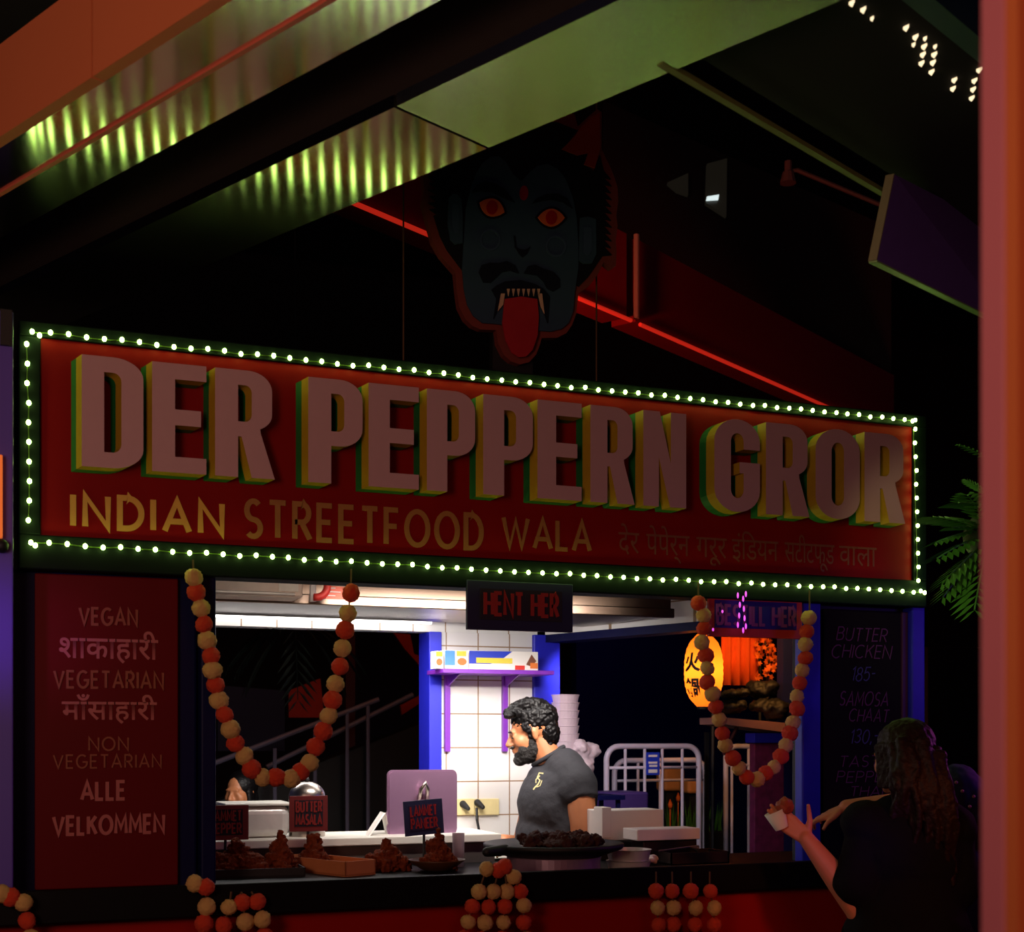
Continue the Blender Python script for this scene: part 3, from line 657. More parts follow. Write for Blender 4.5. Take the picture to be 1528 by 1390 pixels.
lamp('tube_glow', 'AREA', (1.3, 5.55, 2.06), (1, .95, .92), 7, 1.2, (1.3, 5.3, 0), size_y=.05)
cl = thing('batten_lamp', 'white batten lamp behind the signboard lighting the kitchen', 'lamp', (1.5, 4.34, 2.17))
obj('tube', tube(nb(), [(.8, 4.335, 2.155), (2.5, 4.335, 2.155)], .012, 8), mat('soft_tube', (255, 255, 255), .4, emit=(1, .88, .76), strength=4.5), cl)
obj('housing', box(nb(), .78, 2.52, 4.285, 4.36, 2.172, 2.20, .003), M['white'], cl)
bl_ = lamp('batten_glow', 'AREA', (1.74, 4.345, 2.14), (1, .92, .85), 11, 1.1, (1.70, 5.7, 1.15), size_y=.06); bl_.data.spread = R_(74)
lamp('worktop_glow', 'AREA', (1.75, 5.05, 2.06), (1, .95, .9), 7, .9, (1.9, 5.6, 1.3), size_y=.06)
# white unit
y_ = 4.6
ac = thing('wall_heater', 'white boxy heater unit at the top left of the hatch', 'heater', py(385, 893, y_))
x0, x1 = py(306, 880, y_).x, py(452, 880, y_).x; zb_, zt_ = py(380, 889, y_).z, 2.26
obj('body', box(nb(), x0, x1, y_, y_ + .2, zb_, zt_, .008), mat('heater_cream', (236, 212, 194), .5), ac)
obj('grille', box(nb(), py(320, 880, y_).x, py(440, 880, y_).x, y_ - .006, y_, zb_ + .006, zb_ + .016, .002), M['steel'], ac)
obj('badge', box(nb(), py(367, 860, y_).x, py(402, 860, y_).x, y_ - .003, y_, 2.136, 2.150), M['steel'], ac)
obj('access_panel', box(nb(), py(416, 880, y_).x, py(445, 880, y_).x, y_ - .004, y_, zb_ + .02, 2.20), mat('heater_panel', (245, 232, 218), .5), ac)
fr = thing('fire_valve', 'red round fire valve beside the white heater', 'valve', py(470, 877, 4.55))
b = nb(); c = py(470, 874, 4.55)
tube(b, [c + Vector((.04 * math.cos(a), -.012, .04 * math.sin(a))) for a in [R_(-100 + 200 * k / 12) for k in range(13)]], .013, 8); obj('wheel', b, M['redp'], fr, smooth=True)
b = nb(); tube(b, [c + Vector((0, .03, -.05)), c + Vector((0, .03, .12))], .012, 8); obj('stem', b, M['white'], fr)
rl = thing('red_notice', 'small orange red notice with white print lines beside the fire valve', 'notice', py(500, 884, 4.6))
c0, c1 = py(486, 893, 4.6), py(513, 875, 4.6); obj('plate', box(nb(), c0.x, c1.x, 4.6, 4.606, c0.z, c1.z), mat('notice_orange', (225, 88, 50), .5), rl)
for k in range(3): obj('print_line', box(nb(), c0.x + .006, c1.x - (.012 if k == 1 else .03), 4.597, 4.6, c0.z + .01 + k * .013, c0.z + .013 + k * .013), M['paper'], rl)
struct('trim_10', box(nb(), .70, 1.33, 4.83, 4.84, 2.145, 2.5), M['white'])
# hatch signs
def hatch_sign(name, label, u0, u1, v0, v1, y, board_m, ink, txt, tu0, tu1, tv0, tv1, inner=None, cat='sign', w=.17, txt2=None):
    c0, c1 = py(u0, v1, y), py(u1, v0, y); zc0 = py((u0 + u1) / 2, v1, y).z; zc1 = py((u0 + u1) / 2, v0, y).z
    t_ = thing(name, label, cat, ((c0.x + c1.x) / 2, y, zc0))
    obj('board', box(nb(), c0.x, c1.x, y, y + .015, zc0, zc1, .002), board_m, t_)
    yy = y
    if inner:
        i0, i1 = py(inner[0], inner[3], y), py(inner[1], inner[2], y); zi0 = py((inner[0] + inner[1]) / 2, inner[3], y).z; zi1 = py((inner[0] + inner[1]) / 2, inner[2], y).z
        obj('inset', box(nb(), i0.x, i1.x, y - .003, y, zi0, zi1), inner[4], t_); yy = y - .003
    b = nb(); px_text(b, txt, tu0, tu1, tv0, tv1, yy, w=w, gap=.3, th=.003)
    if txt2: px_text(b, *txt2, yy, w=w, gap=.3, th=.003)
    obj('lettering', b, ink, t_); return t_
hatch_sign('hatch_sign', 'navy sign reading HENT HER over the middle of the hatch', 697, 855, 868, 941, 4.16, M['card_navy'], mat('ink_red', (150, 34, 24), .6), 'HENT HER', 724, 832, 886, 918, (716, 838, 880, 926, M['cardink']))
hatch_sign('hatch_sign', 'red framed sign reading BESTILL HER over the right end of the hatch', 1058, 1197, 886, 951, 4.178, mat('frame_red', (185, 52, 40), .6), mat('ink_violet', (120, 40, 120), .6), 'BESTILL HER', 1070, 1186, 905, 932, (1066, 1188, 897, 938, mat('inset_blue', (30, 22, 120), .5)))
# magenta reflections on that sign, built as small glowing beads
for k, (u, v) in enumerate([(1101, 888), (1109, 893), (1113, 886), (1104, 902), (1110, 908), (1103, 918), (1111, 922), (1101, 932), (1109, 940), (1113, 934), (1078, 912), (1064, 939)]):
    p = py(u, v, 4.145); b = nb(); ell(b, p, (.0035, .004, .011 if k < 10 else .006), sub=2)
    tag(obj('glint_bead', b, mat('magenta_glint', (255, 90, 255), .4, emit=(1, .12, 1), strength=.9), loc=p, smooth=True), 'tiny magenta light in front of the red framed hatch sign', 'fairy light', 'magenta lights on the hatch sign')

# ------------------------------------------------------------------ marigold garlands
def flower_mesh(name, m):
    b = nb(); ell(b, (0, 0, 0), (1, 1, 1), sub=4)
    for v in b.verts:
        n_ = v.co.normalized(); f_ = noise.cell(n_ * 5.5) * .05
        v.co = n_ * (.93 + f_ + .10 * noise.noise(n_ * 8) + .07 * noise.noise(n_ * 19))
    me = bpy.data.meshes.new(name); b.to_mesh(me); b.free(); me.materials.append(m)
    for p in me.polygons: p.use_smooth = True
    return me
FM = {'c': flower_mesh('cream_flower', M['cream']), 'r': flower_mesh('red_flower', M['redpetal'])}
def garland(label, balls, y, rpx, conv, tie=None, group='marigold garlands on the stall'):
    pts = [(py(*conv(a, c), y), k) for a, c, k in balls]
    g_ = thing('marigold_garland', label, 'garland', pts[0][0], group)
    b = nb(); path = [p for p, _ in pts]
    if tie: path = [Vector(tie[0])] + path + ([Vector(tie[1])] if len(tie) > 1 else [])
    tube(b, path, .003, 5); obj('cord', b, M['string'], g_)
    for p, k in pts:
        o = bpy.data.objects.new('flower', FM[k]); COL.objects.link(o); o.parent = g_
        r = rpx / FPX * (p - EYE).dot(FWD) * rnd.uniform(.95, 1.06)
        o.location = p + Vector((0, rnd.uniform(-.006, .006), 0)) - BASE[g_.name]
        o.scale = (r, r, r * rnd.uniform(.88, 1.0)); o.rotation_euler = (rnd.uniform(0, 6), rnd.uniform(0, 6), rnd.uniform(0, 6))
    return g_
L_ = [(100, 110, 'c'), (115, 185, 'r'), (140, 268, 'c'), (155, 350, 'r'), (170, 435, 'c'), (190, 515, 'r'), (197, 590, 'c'), (215, 665, 'r'), (233, 745, 'c'), (260, 820, 'r'), (290, 895, 'c'), (318, 968, 'r'), (365, 1035, 'c'), (400, 1100, 'r'), (460, 1145, 'c'), (530, 1145, 'r'), (605, 1150, 'c'), (655, 1115, 'r'), (700, 1070, 'c'), (735, 990, 'r'), (770, 915, 'c'), (798, 825, 'c'), (818, 745, 'r'), (837, 660, 'c'), (860, 570, 'r'), (872, 475, 'c'), (888, 380, 'r'), (900, 295, 'c'), (915, 190, 'r')]
L_[20] = (772, 905, 'r'); L_[19] = (735, 985, 'r')
YG = 4.13
garland('cream and red marigold garland hanging in a deep loop at the left of the hatch', L_, YG, 14.6, lambda a, c: (260 + a * .2878, 830 + c * .2878), (py(288, 850, YG) + UP * .03, py(524, 858, YG) + UP * .02))
R2 = [(300, 145, 'r'), (325, 212, 'c'), (330, 282, 'r'), (320, 358, 'c'), (345, 430, 'r'), (345, 500, 'c'), (352, 575, 'r'), (375, 640, 'c'), (395, 710, 'r'), (412, 780, 'c'), (435, 855, 'r'), (450, 920, 'c'), (485, 990, 'r'), (520, 1045, 'c'), (560, 1095, 'r'), (618, 1105, 'c'), (668, 1072, 'r'), (710, 1040, 'c'), (748, 980, 'r'), (775, 920, 'c'), (795, 855, 'r'), (815, 795, 'c'), (835, 720, 'r'), (843, 655, 'c'), (857, 580, 'r'), (868, 510, 'c'), (880, 445, 'r'), (885, 370, 'c'), (895, 300, 'r'), (907, 225, 'c')]
garland('cream and red marigold garland looping in front of the orange lantern at the right', R2, YG, 12.4, lambda a, c: (960 + a * .2734, 860 + c * .2734), (py(1042, 880, YG) + UP * .03, py(1208, 893, YG) + UP * .03))
idn = lambda a, c: (a, c); YB = 3.955
garland('marigold strand over the counter edge at the left end, nearest the menu board', [(291, 1318, 'c'), (307, 1323, 'r'), (308, 1352, 'c'), (304, 1377, 'r'), (303, 1402, 'c'), (303, 1428, 'r')], YB, 14.5, idn)
garland('dim marigold strand on the counter front, second from the menu board', [(342, 1353, 'c'), (334, 1380, 'r'), (336, 1404, 'c'), (337, 1430, 'r')], YB, 14, idn, (py(345, 1330, YB),))
garland('dim marigold strand on the counter front, third from the menu board', [(362, 1346, 'r'), (366, 1375, 'c'), (364, 1402, 'r'), (366, 1428, 'c')], YB, 14, idn, (py(360, 1330, YB),))
garland('dim marigold strand on the counter front, fourth from the menu board', [(384, 1345, 'r'), (391, 1371, 'c'), (395, 1397, 'r'), (397, 1424, 'c')], YB, 14, idn, (py(375, 1330, YB),))
for lab, bl in (('leftmost strand of the marigold bunch at the counter middle, under the big pan', [(726, 1296, 'c'), (714, 1330, 'c'), (705, 1352, 'r'), (698, 1375, 'c'), (692, 1399, 'r')]),
                ('second strand from the left in the middle marigold bunch', [(744, 1298, 'r'), (736, 1330, 'c'), (729, 1353, 'r'), (723, 1376, 'c'), (718, 1400, 'r')]),
                ('third strand from the left in the middle marigold bunch', [(752, 1292, 'r'), (757, 1330, 'c'), (754, 1352, 'r'), (752, 1376, 'c'), (750, 1400, 'r')]),
                ('rightmost strand of the middle marigold bunch, topped by a cream flower', [(767, 1308, 'c'), (777, 1330, 'r'), (781, 1350, 'c'), (782, 1376, 'r'), (785, 1400, 'c')])):
    garland(lab, bl, YB, 12.6, idn)
for k, (u, lab) in enumerate(((979, 'leftmost'), (1003, 'second from left'), (1031, 'third from left'), (1059, 'rightmost'))):
    garland(lab + ' of the four dim marigold strands at the right of the counter front', [(u, 1329, 'r'), (u + (2 if k < 2 else 6), 1354, 'c'), (u + (3 if k < 2 else 6), 1379, 'r'), (u + 3, 1404, 'c')], YB, 12, idn, (py(u, 1300, YB),))
garland('marigold garland draped from the neighbouring stall at the bottom left corner', [(-12, 1330, 'r'), (2, 1333, 'c'), (16, 1338, 'r'), (35, 1346, 'c'), (40, 1373, 'r'), (46, 1398, 'c'), (49, 1424, 'r')], 3.95, 14.5, idn)
gy = 4.3
garland('slanting red marigold strand behind the woman, left of the pillar', [(1446, 1296, 'r'), (1443, 1312, 'r'), (1440, 1327, 'r'), (1436, 1342, 'r'), (1431, 1357, 'r'), (1426, 1372, 'r'), (1423, 1388, 'r')], gy, 10.5, idn, (py(1450, 1283, gy),))
garland('dark red marigold strand half hidden by the orange pillar', [(1464, 1290, 'r'), (1463, 1308, 'r'), (1461, 1326, 'r'), (1459, 1344, 'r'), (1457, 1362, 'r'), (1455, 1380, 'r')], gy - .02, 10.5, idn)
b = nb(); c = py(1445, 1284, gy); box(b, c.x - .035, c.x + .3, gy + .05, gy + .3, c.z - .02, c.z + .02, .004); box(b, c.x + .02, c.x + .28, gy + .08, gy + .28, 0, c.z - .02)
tag(obj('side_counter', b, mat('violet_wood', (60, 20, 80), .5), loc=(c.x + .1, gy + .1, 0)), 'dark violet side counter behind the woman at the right', 'counter')
for u, lab in ((1450, 'left'), (1466, 'right')):
    b = nb(); q = py(u, 1271, gy + .12); ell(b, q + UP * .0, (.02, .02, .02)); 
    tag(obj('orange_fruit', b, M['redpetal'], loc=q, smooth=True), lab + ' one of two small orange fruits on the violet side counter', 'fruit', 'fruits on the side counter')
# ------------------------------------------------------------------ food and gear on the counter
def heap(name, label, c, rx, ry, h, seed, n=26, group=None, cat='food'):
    r_ = random.Random(seed); b = nb()
    for i in range(n):
        t = r_.random() ** .6; a = r_.uniform(0, 6.28)
        hh = h * (1 - t) ** .9
        rot = Euler((r_.uniform(0, 3), r_.uniform(0, 3), r_.uniform(0, 3))).to_matrix()
        s_ = .020 * r_.uniform(.8, 1.3)
        ell(b, Vector(c) + Vector((rx * t * math.cos(a), ry * t * math.sin(a), max(.012, hh * r_.uniform(.35, 1)))), (s_ * 1.25, s_, s_ * .8), rot, 2)
    ell(b, Vector(c) + UP * h * .25, (rx * .9, ry * .9, h * .4)); ell(b, Vector(c) + UP * h * .5, (rx * .35, ry * .35, h * .5))
    me = blob(b, .0045, 1); rough_it(me, .011, 75, seed)
    me_o = obj(name, me, M['food'], loc=c, smooth=True); tag(me_o, label, cat, group); return me_o
def tray(name, label, u, v, w, d, h, m, rz=0, cat='tray', zb=CT, slope=0):
    c = pz(u, v, zb); t_ = thing(name, label, cat, c)
    b = nb(); box(b, -w / 2, w / 2, -d / 2, d / 2, 0, .006); 
    for q in ((-w / 2, -w / 2 + .005, -d / 2, d / 2), (w / 2 - .005, w / 2, -d / 2, d / 2), (-w / 2, w / 2, -d / 2, -d / 2 + .005), (-w / 2, w / 2, d / 2 - .005, d / 2)): box(b, *q, .002, h)
    b.transform(Matrix.Translation(c) @ Matrix.Rotation(rz, 4, 'Z') @ Matrix.Rotation(slope, 4, 'X')); obj('body', b, m, t_); return t_, c
def ct(u, y, z=CT): return Vector((py(u, 1100, y).x, y, z))
def tray_at(name, label, c, w, d, h, m, rz=0, cat='tray', slope=0):
    t_ = thing(name, label, cat, c); b = nb(); box(b, -w / 2, w / 2, -d / 2, d / 2, 0, .006)
    for q in ((-w / 2, -w / 2 + .005, -d / 2, d / 2), (w / 2 - .005, w / 2, -d / 2, d / 2), (-w / 2, w / 2, -d / 2, -d / 2 + .005), (-w / 2, w / 2, d / 2 - .005, d / 2)): box(b, *q, .002, h)
    b.transform(Matrix.Translation(c) @ Matrix.Rotation(rz, 4, 'Z') @ Matrix.Rotation(slope, 4, 'X')); obj('body', b, m, t_); return c
c = tray_at('food_tray', 'black tray of fried snacks at the left end of the counter', ct(375, 4.57), .33, .20, .03, M['black'], R_(-4))
heap('fried_snacks', 'heap of dark fried snacks in the black tray at left', c + Vector((-.045, -.0, .012)), .105, .075, .105, 3, 40)
heap('fried_pastry', 'peaked dark pastry at the right of the black tray', c + Vector((.10, .0, .012)), .045, .05, .14, 5, 14)
# steel container and dome lid on the service table
sc_ = thing('steel_container', 'bright steel food container behind the snack tray', 'container', ct(383, 4.95, TZ))
MS_ = mat('satin_steel', (215, 210, 205), .32, .35)
w0, w1 = py(336, 1220, 4.9).x, py(432, 1220, 4.9).x
b = nb(); box(b, w0, w1, 4.88, 5.06, TZ, 1.355, .03, 4); obj('body', b, MS_, sc_)
obj('rim', box(nb(), w0 - .006, w1 + .006, 4.873, 5.067, 1.355, 1.366, .004), M['whitesteel'], sc_)
cd = ct(458, 4.92); dm = thing('dome_lid', 'round steel dome lid standing behind the menu cards', 'lid', (cd.x, 4.92, TZ))
prof = [(.066, 0), (.066, .145)] + [(.066 * math.cos(R_(a)), .145 + .055 * math.sin(R_(a))) for a in range(10, 90, 10)] + [(0, .20)]
b = nb(); lathe(b, prof, (cd.x, 4.92, TZ), 28); obj('dome', b, M['steel'], dm, smooth=True)
b = nb(); ell(b, (cd.x, 4.92, TZ + .206), (.009, .009, .01)); obj('knob', b, M['black'], dm, smooth=True)
def menu_card(label, u0, u1, v0, v1, y, bm_, inner_m, l1, l2, ink, tilt=0):
    c0, c1 = py(u0, v1, y), py(u1, v0, y); z0, z1 = py((u0 + u1) / 2, v1, y).z, py((u0 + u1) / 2, v0, y).z; w_ = c1.x - c0.x; h_ = z1 - z0
    t_ = thing('menu_card', label, 'menu card', ((c0.x + c1.x) / 2, y + .03, CT), 'food name cards on the counter')
    X = Matrix.Translation(((c0.x + c1.x) / 2, y, z0)) @ Matrix.Rotation(tilt, 4, 'Y')
    b = nb(); box(b, -w_ / 2, w_ / 2, 0, .006, 0, h_, .001); b.transform(X); obj('board', b, bm_, t_)
    b = nb(); box(b, -w_ / 2 + w_ * .13, w_ / 2 - w_ * .13, -.002, 0, h_ * .14, h_ * .88); b.transform(X); obj('inset', b, inner_m, t_)
    b = nb()
    for k, s_ in enumerate((l1, l2)):
        stroke_text(b, s_, (-w_ * .33, -.002, h_ * (.56 - .36 * k)), (w_ * .33, -.002, h_ * (.56 - .36 * k)), h_ * .27, w=.17, gap=.3, th=.002)
    b.transform(X); obj('lettering', b, ink, t_)
    b = nb(); tube(b, [((c0.x + c1.x) / 2, y + .012, CT), ((c0.x + c1.x) / 2, y + .012, z0 + .05)], .005, 6); box(b, (c0.x + c1.x) / 2 - .03, (c0.x + c1.x) / 2 + .03, y - .0, y + .06, CT, CT + .006); obj('stand', b, M['black'], t_)
menu_card('dark red card reading LAMMET PEPPER at the left end of the counter', 303, 371, 1201, 1253, 4.73, M['card_red'], M['cardink'], 'LAMMET', 'PEPPER', M['cardletters'])
menu_card('dark red card reading BUTTER MASALA in front of the dome lid', 432, 489, 1187, 1240, 4.72, M['card_red'], M['cardink'], 'BUTTER', 'MASALA', M['cardletters'])
menu_card('navy card with red letters in front of the tablet till', 605, 663, 1193, 1245, 4.66, M['card_navy'], mat('card_navy_inset', (24, 20, 58), .6), 'LAMMET', 'PANEER', mat('card_redink', (140, 16, 22), .6), R_(-4))
# cardboard tray of snacks
c = tray_at('cardboard_tray', 'open cardboard tray of snacks slanting across the counter', ct(488, 4.585), .13, .36, .05, M['cardboard'], R_(24))
heap('fried_sticks', 'dark fried snacks piled in the cardboard tray', c + Vector((-.03, .06, .008)), .05, .085, .11, 9, 26)
c = ct(577, 4.55, CT + .004); heap('fried_mound', 'rounded mound of fried snacks right of the cardboard tray', c, .07, .06, .11, 12, 26)
c = ct(652, 4.48); bw = thing('serving_bowl', 'shallow dark bowl of snacks below the navy card', 'bowl', c)
b = nb(); lathe(b, [(.03, 0), (.055, .006), (.095, .035), (.098, .04), (.092, .036), (.05, .012), (0, .01)], c, 30); obj('dish', b, mat('dark_bowl', (90, 56, 34), .4), bw, smooth=True)
heap('snack_cone', 'cone of fried snacks heaped in the shallow bowl', c + Vector((.01, .01, .014)), .05, .05, .13, 21, 20)
b = nb(); q = ct(684, 4.60); lathe(b, [(.02, 0), (.022, .12), (.019, .12), (.017, .005), (0, .005)], q, 16); tag(obj('drinking_glass', b, M['clear'], loc=q, smooth=True), 'clear glass between the snack bowl and the big pan', 'glass')
q0, q1, q2 = ct(550, 4.84, TZ), py(573, 1212, 4.88), ct(580, 4.92, TZ); tc = thing('folded_card', 'white folded card standing left of the tablet till', 'card', q0)
for p_, q_ in ((q0, q1), (q2, q1)):
    b = nb(); prism(b, [p_, q_, q_ + Vector((.012, .09, 0)), p_ + Vector((.012, .09, 0))], (.006, -.002, .0)); obj('leaf', b, M['paper'], tc)
# tablet till
yt = 4.90
tl = thing('tablet_till', 'mauve rounded tablet till on a stand, seen from behind', 'till', (py(630, 1200, yt).x, yt, TZ))
c0, c1 = py(578, 1247, yt), py(682, 1149, yt); cz0, cz1 = py(630, 1246, yt).z, py(630, 1148, yt).z
pts = [Vector((a, yt, c)) for a, c in rr(c0.x, cz0, c1.x, cz1, .022, n=6)]
b = nb(); prism(b, pts, (0, .012, 0)); obj('back_shell', b, M['mauve'], tl)
b = nb(); prism(b, [p + Vector((0, -.004, 0)) for p in [Vector((a, yt, c)) for a, c in rr(c0.x + .006, cz0 + .006, c1.x - .006, cz1 - .006, .018, n=6)]], (0, .004, 0)); obj('back_cover', b, M['mauve'], tl)
q = py(632, 1185, yt - .03); b = nb(); tube(b, [q + Vector((-.012, .02, -.03)), q + Vector((-.01, 0, .02)), q + Vector((.005, -.01, .045)), q + Vector((.016, 0, .02)), q + Vector((.02, .02, -.02))], .008, 8); obj('hinge_arm', b, M['steel'], tl, smooth=True)
obj('stand', box(nb(), (c0.x + c1.x) / 2 - .05, (c0.x + c1.x) / 2 + .05, yt - .02, yt + .07, TZ, max(cz0, TZ + .012), .004), M['whitesteel'], tl)
# big pan
pc = pz(826, 1301, CT)
pan = thing('griddle_pan', 'wide black griddle pan on a round steel burner in the counter middle', 'pan', pc)
b = nb(); lathe(b, [(.16, 0), (.16, .055), (.155, .06), (0, .06)], pc, 48); obj('burner', b, mat('burner_steel', (170, 140, 160), .3, .5), pan, smooth=False)
b = nb(); lathe(b, [(0, .060), (.17, .060), (.232, .082), (.240, .090), (.240, .100), (.233, .103), (.15, .085), (0, .08)], pc, 56); obj('pan', b, M['black'], pan, smooth=True)
h0 = pc + Vector((-.215, -.09, .09)); b = nb(); cap(b, h0, h0 + Vector((-.075, -.035, -.002)), .019, .016); obj('handle', b, M['black'], pan, smooth=True)
pf_ = heap('pan_food', 'low dark heap of food frying in the wide pan', pc + Vector((.02, .0, .096)), .15, .13, .016, 31, 34); pf_.data.materials.clear(); pf_.data.materials.append(mat('dark_food', (58, 24, 15), .95, vary=.5, scale=50))
# takeaway boxes
bxc = py(942, 1246, 4.72)
def carton(name, label, u0, u1, v0, v1, y, dep, m, zbase=None, lid=True):
    c0, c1 = py(u0, v1, y), py(u1, v0, y); z0 = py((u0 + u1) / 2, v1, y).z if zbase is None else zbase; z1 = py((u0 + u1) / 2, v0, y).z
    t_ = thing(name, label, 'box', ((c0.x + c1.x) / 2, y + dep / 2, z0))
    obj('carton', box(nb(), c0.x, c1.x, y, y + dep, z0, z1, .004), m, t_)
    if lid: obj('lid_flap', box(nb(), c0.x - .003, c0.x + .035, y - .004, y + dep * .5, z0 + .01, z1 + .012, .002), m, t_)
    return t_
carton('riser_box', 'dark box under the white takeaway cartons', 897, 1040, 1253, 1290, 4.62, .16, M['black'], CT, False)
z1_ = py(968, 1253, 4.62).z
carton('takeaway_box', 'tall white takeaway carton right of the cook', 899, 990, 1208, 1253, 4.64, .14, M['white'], z1_ + .001)
q0, q1 = py(951, 1253, 4.46), py(1046, 1236, 4.46)
carton('flat_box', 'flat white takeaway box in front of the tall carton', 951, 1045, 1236, 1253, 4.46, .12, M['white'], None, False)
carton('box_support', 'low steel stand under the flat white box', 960, 1040, 1254, 1290, 4.48, .1, mat('dark_steel', (60, 52, 52), .4, .8), CT, False)
q = pz(938, 1296, CT); st = thing('steel_tub', 'stack of two shiny steel tubs right of the big pan', 'tub', q)
b = nb(); lathe(b, [(.07, 0), (.078, .028), (.08, .03), (0, .03)], q, 32); obj('tub', b, MS_, st)
b = nb(); lathe(b, [(.07, .031), (.078, .066), (.081, .07), (.076, .07), (.068, .04), (0, .04)], q, 32); obj('tub', b, MS_, st)
q = pz(973, 1290, CT); b = nb(); r_ = random.Random(4)
for k in range(6): ell(b, q + Vector((r_.uniform(-.02, .02), r_.uniform(-.02, .02), .015 + r_.uniform(0, .012))), (.018, .012, .01), Euler((r_.random() * 3, r_.random() * 3, 0)).to_matrix(), 2)
tag(obj('crumpled_napkin', blob(b, .004, 1), M['paper'], loc=q, smooth=True), 'small crumpled white napkin beside the steel tubs', 'napkin')
t_, q = tray('steel_tray', 'wide low dark steel tray near the right end of the counter', 1030, 1287, .24, .15, .045, MATS['dark_steel'], 0)
b = nb(); q = pz(1030, 1287, CT) + Vector((0, .0, .047)); tube(b, [q + Vector((-.13, 0, 0)), q + Vector((0, .0, .012)), q + Vector((.03, 0, .004))], [.004, .004, .014], 8); tag(obj('serving_spoon', b, M['steel'], loc=q), 'steel serving spoon lying above the dark tray', 'spoon')

# ------------------------------------------------------------------ back wall: shelf, boxes, sockets
sh = thing('wall_shelf', 'purple wall shelf on two long brackets against the white tiles', 'shelf', py(738, 1003, BY - .1))
x0, x1 = py(660, 1003, BY - .22).x, py(826, 1003, BY - .22).x; zsh = py(740, 1005, BY - .22).z
obj('board', box(nb(), x0, x1, BY - .23, BY - .012, zsh, zsh + .018, .002), M['purple'], sh)
for u in (668, 754):
    xb = py(u, 1040, BY - .03).x
    k_ = obj('bracket', box(nb(), xb - .012, xb + .012, BY - .035, BY - .012, py(u, 1121, BY - .03).z, zsh, .002), M['purple'], sh)
    b = nb(); prism(b, [(xb - .003, BY - .035, zsh), (xb - .003, BY - .20, zsh), (xb - .003, BY - .035, zsh - .05)], (.006, 0, 0)); obj('gusset', b, M['purple'], k_)
def film_box(label, u0, u1, v0, v1, y, prints):
    c0, c1 = py(u0, v1, y), py(u1, v0, y); z0 = zsh + .019; z1 = py((u0 + u1) / 2, v0, y).z
    t_ = thing('film_box', label, 'box', ((c0.x + c1.x) / 2, y, z0))
    obj('carton', box(nb(), c0.x, c1.x, y, y + .06, z0, z1, .002), M['paper'], t_)
    for k_, (pts, m) in enumerate(prints):
        P = [Vector((c0.x + a * (c1.x - c0.x), y - .001 - .0006 * k_, z0 + c * (z1 - z0))) for a, c in pts]; b = nb(); prism(b, P, (0, .001, 0)); obj('print', b, m, t_)
RC = lambda a, c, d, e: [(a, c), (d, c), (d, e), (a, e)]
film_box('long kitchen film box with blue and yellow print on the wall shelf', 700, 803, 971, 1000, BY - .20, [([(0, .97), (0, .3), (.3, .3), (.45, .5), (.62, .99)], M['bluep']), (RC(.1, .34, .62, .62), M['yellowp']), (RC(.66, .02, .8, .25), M['redp']), ([(.82, .3), (.9, .85), (.97, .5), (.9, .2)], M['brownp']), (RC(.88, .1, .99, .4), M['orangep'])])
film_box('middle kitchen film box standing end on, blue and yellow on the purple shelf', 664, 699, 970, 1000, BY - .195, [(RC(0, .2, .42, .98), M['lbluep']), (RC(.5, .7, .9, .97), M['yellowp']), (oval(.72, .4, .2, .2, 10), M['orangep'])])
film_box('leftmost kitchen film box at the end of the purple shelf', 649, 662, 971, 1000, BY - .19, [(RC(.15, .7, .85, .97), M['yellowp']), (oval(.5, .38, .35, .2, 10), M['orangep'])])
so = thing('power_socket', 'beige double wall socket with two black plugs and cable under the shelf', 'socket', py(715, 1200, BY - .02))
for u0, u1 in ((680, 708), (709, 745)):
    c0, c1 = py(u0, 1216, BY - .03), py(u1, 1191, BY - .03); obj('plate', box(nb(), c0.x, c1.x, BY - .03, BY - .011, c0.z, c1.z, .003), M['socket'], so)
for u, v in ((694, 1203), (716, 1201)):
    q = py(u, v, BY - .06); b = nb(); cap(b, q + Vector((0, .03, .01)), q + Vector((.01, -.01, -.008)), .016, .01); obj('plug', b, M['black'], so, smooth=True)
b = nb(); q = py(711, 1205, BY - .06); tube(b, [q, q + Vector((-.005, -.02, -.05)), q + Vector((.005, -.02, -.1)), q + Vector((.02, -.02, -.15))], .006, 6); obj('cord', b, M['black'], so)
# stacks of clear cups at the right of the pier
def stack(label, u0, u1, v0, v1, y, n, seed):
    c0, c1 = py(u0, v1, y), py(u1, v0, y); xc = (c0.x + c1.x) / 2; r = (c1.x - c0.x) / 2; z0 = c0.z; z1 = py((u0 + u1) / 2, v0, y).z
    b = nb(); prof = []
    for k in range(n):
        z = z0 + (z1 - z0) * k / n; dz = (z1 - z0) / n
        prof += [(r * .86, z), (r * .97, z + dz * .85), (r, z + dz * .9), (r, z + dz * .99)]
    prof += [(0, z1)]
    lathe(b, prof, (xc, y, 0), 24)
    o = obj('cup_stack', b, M['clear'], loc=(xc, y, z0), smooth=False); return tag(o, label, 'cups', 'stacks of clear cups')
stack('tall stack of clear plastic cups behind the cook\'s head', 824, 863, 1036, 1140, 5.5, 9, 1)
bg_ = nb(); r_ = random.Random(8)
for k in range(14): ell(bg_, py(872 + r_.uniform(-17, 17), 1139 + r_.uniform(-26, 22), 5.45) + Vector((0, r_.uniform(-.03, .03), 0)), (.036, .03, .045), Euler((r_.random() * 3, r_.random() * 3, 0)).to_matrix(), 2)
q = py(872, 1180, 5.45); me = rough_it(blob(bg_, .007, 2), .012, 25, 4)
tag(obj('plastic_bag', me, M['clear'], loc=q, smooth=True), 'crumpled translucent plastic bag behind the cook\'s shoulder', 'bag')
sr = thing('side_rack', 'dark narrow rack behind the cook carrying cups and a plastic bag', 'rack', (2.5, 5.5, 0))
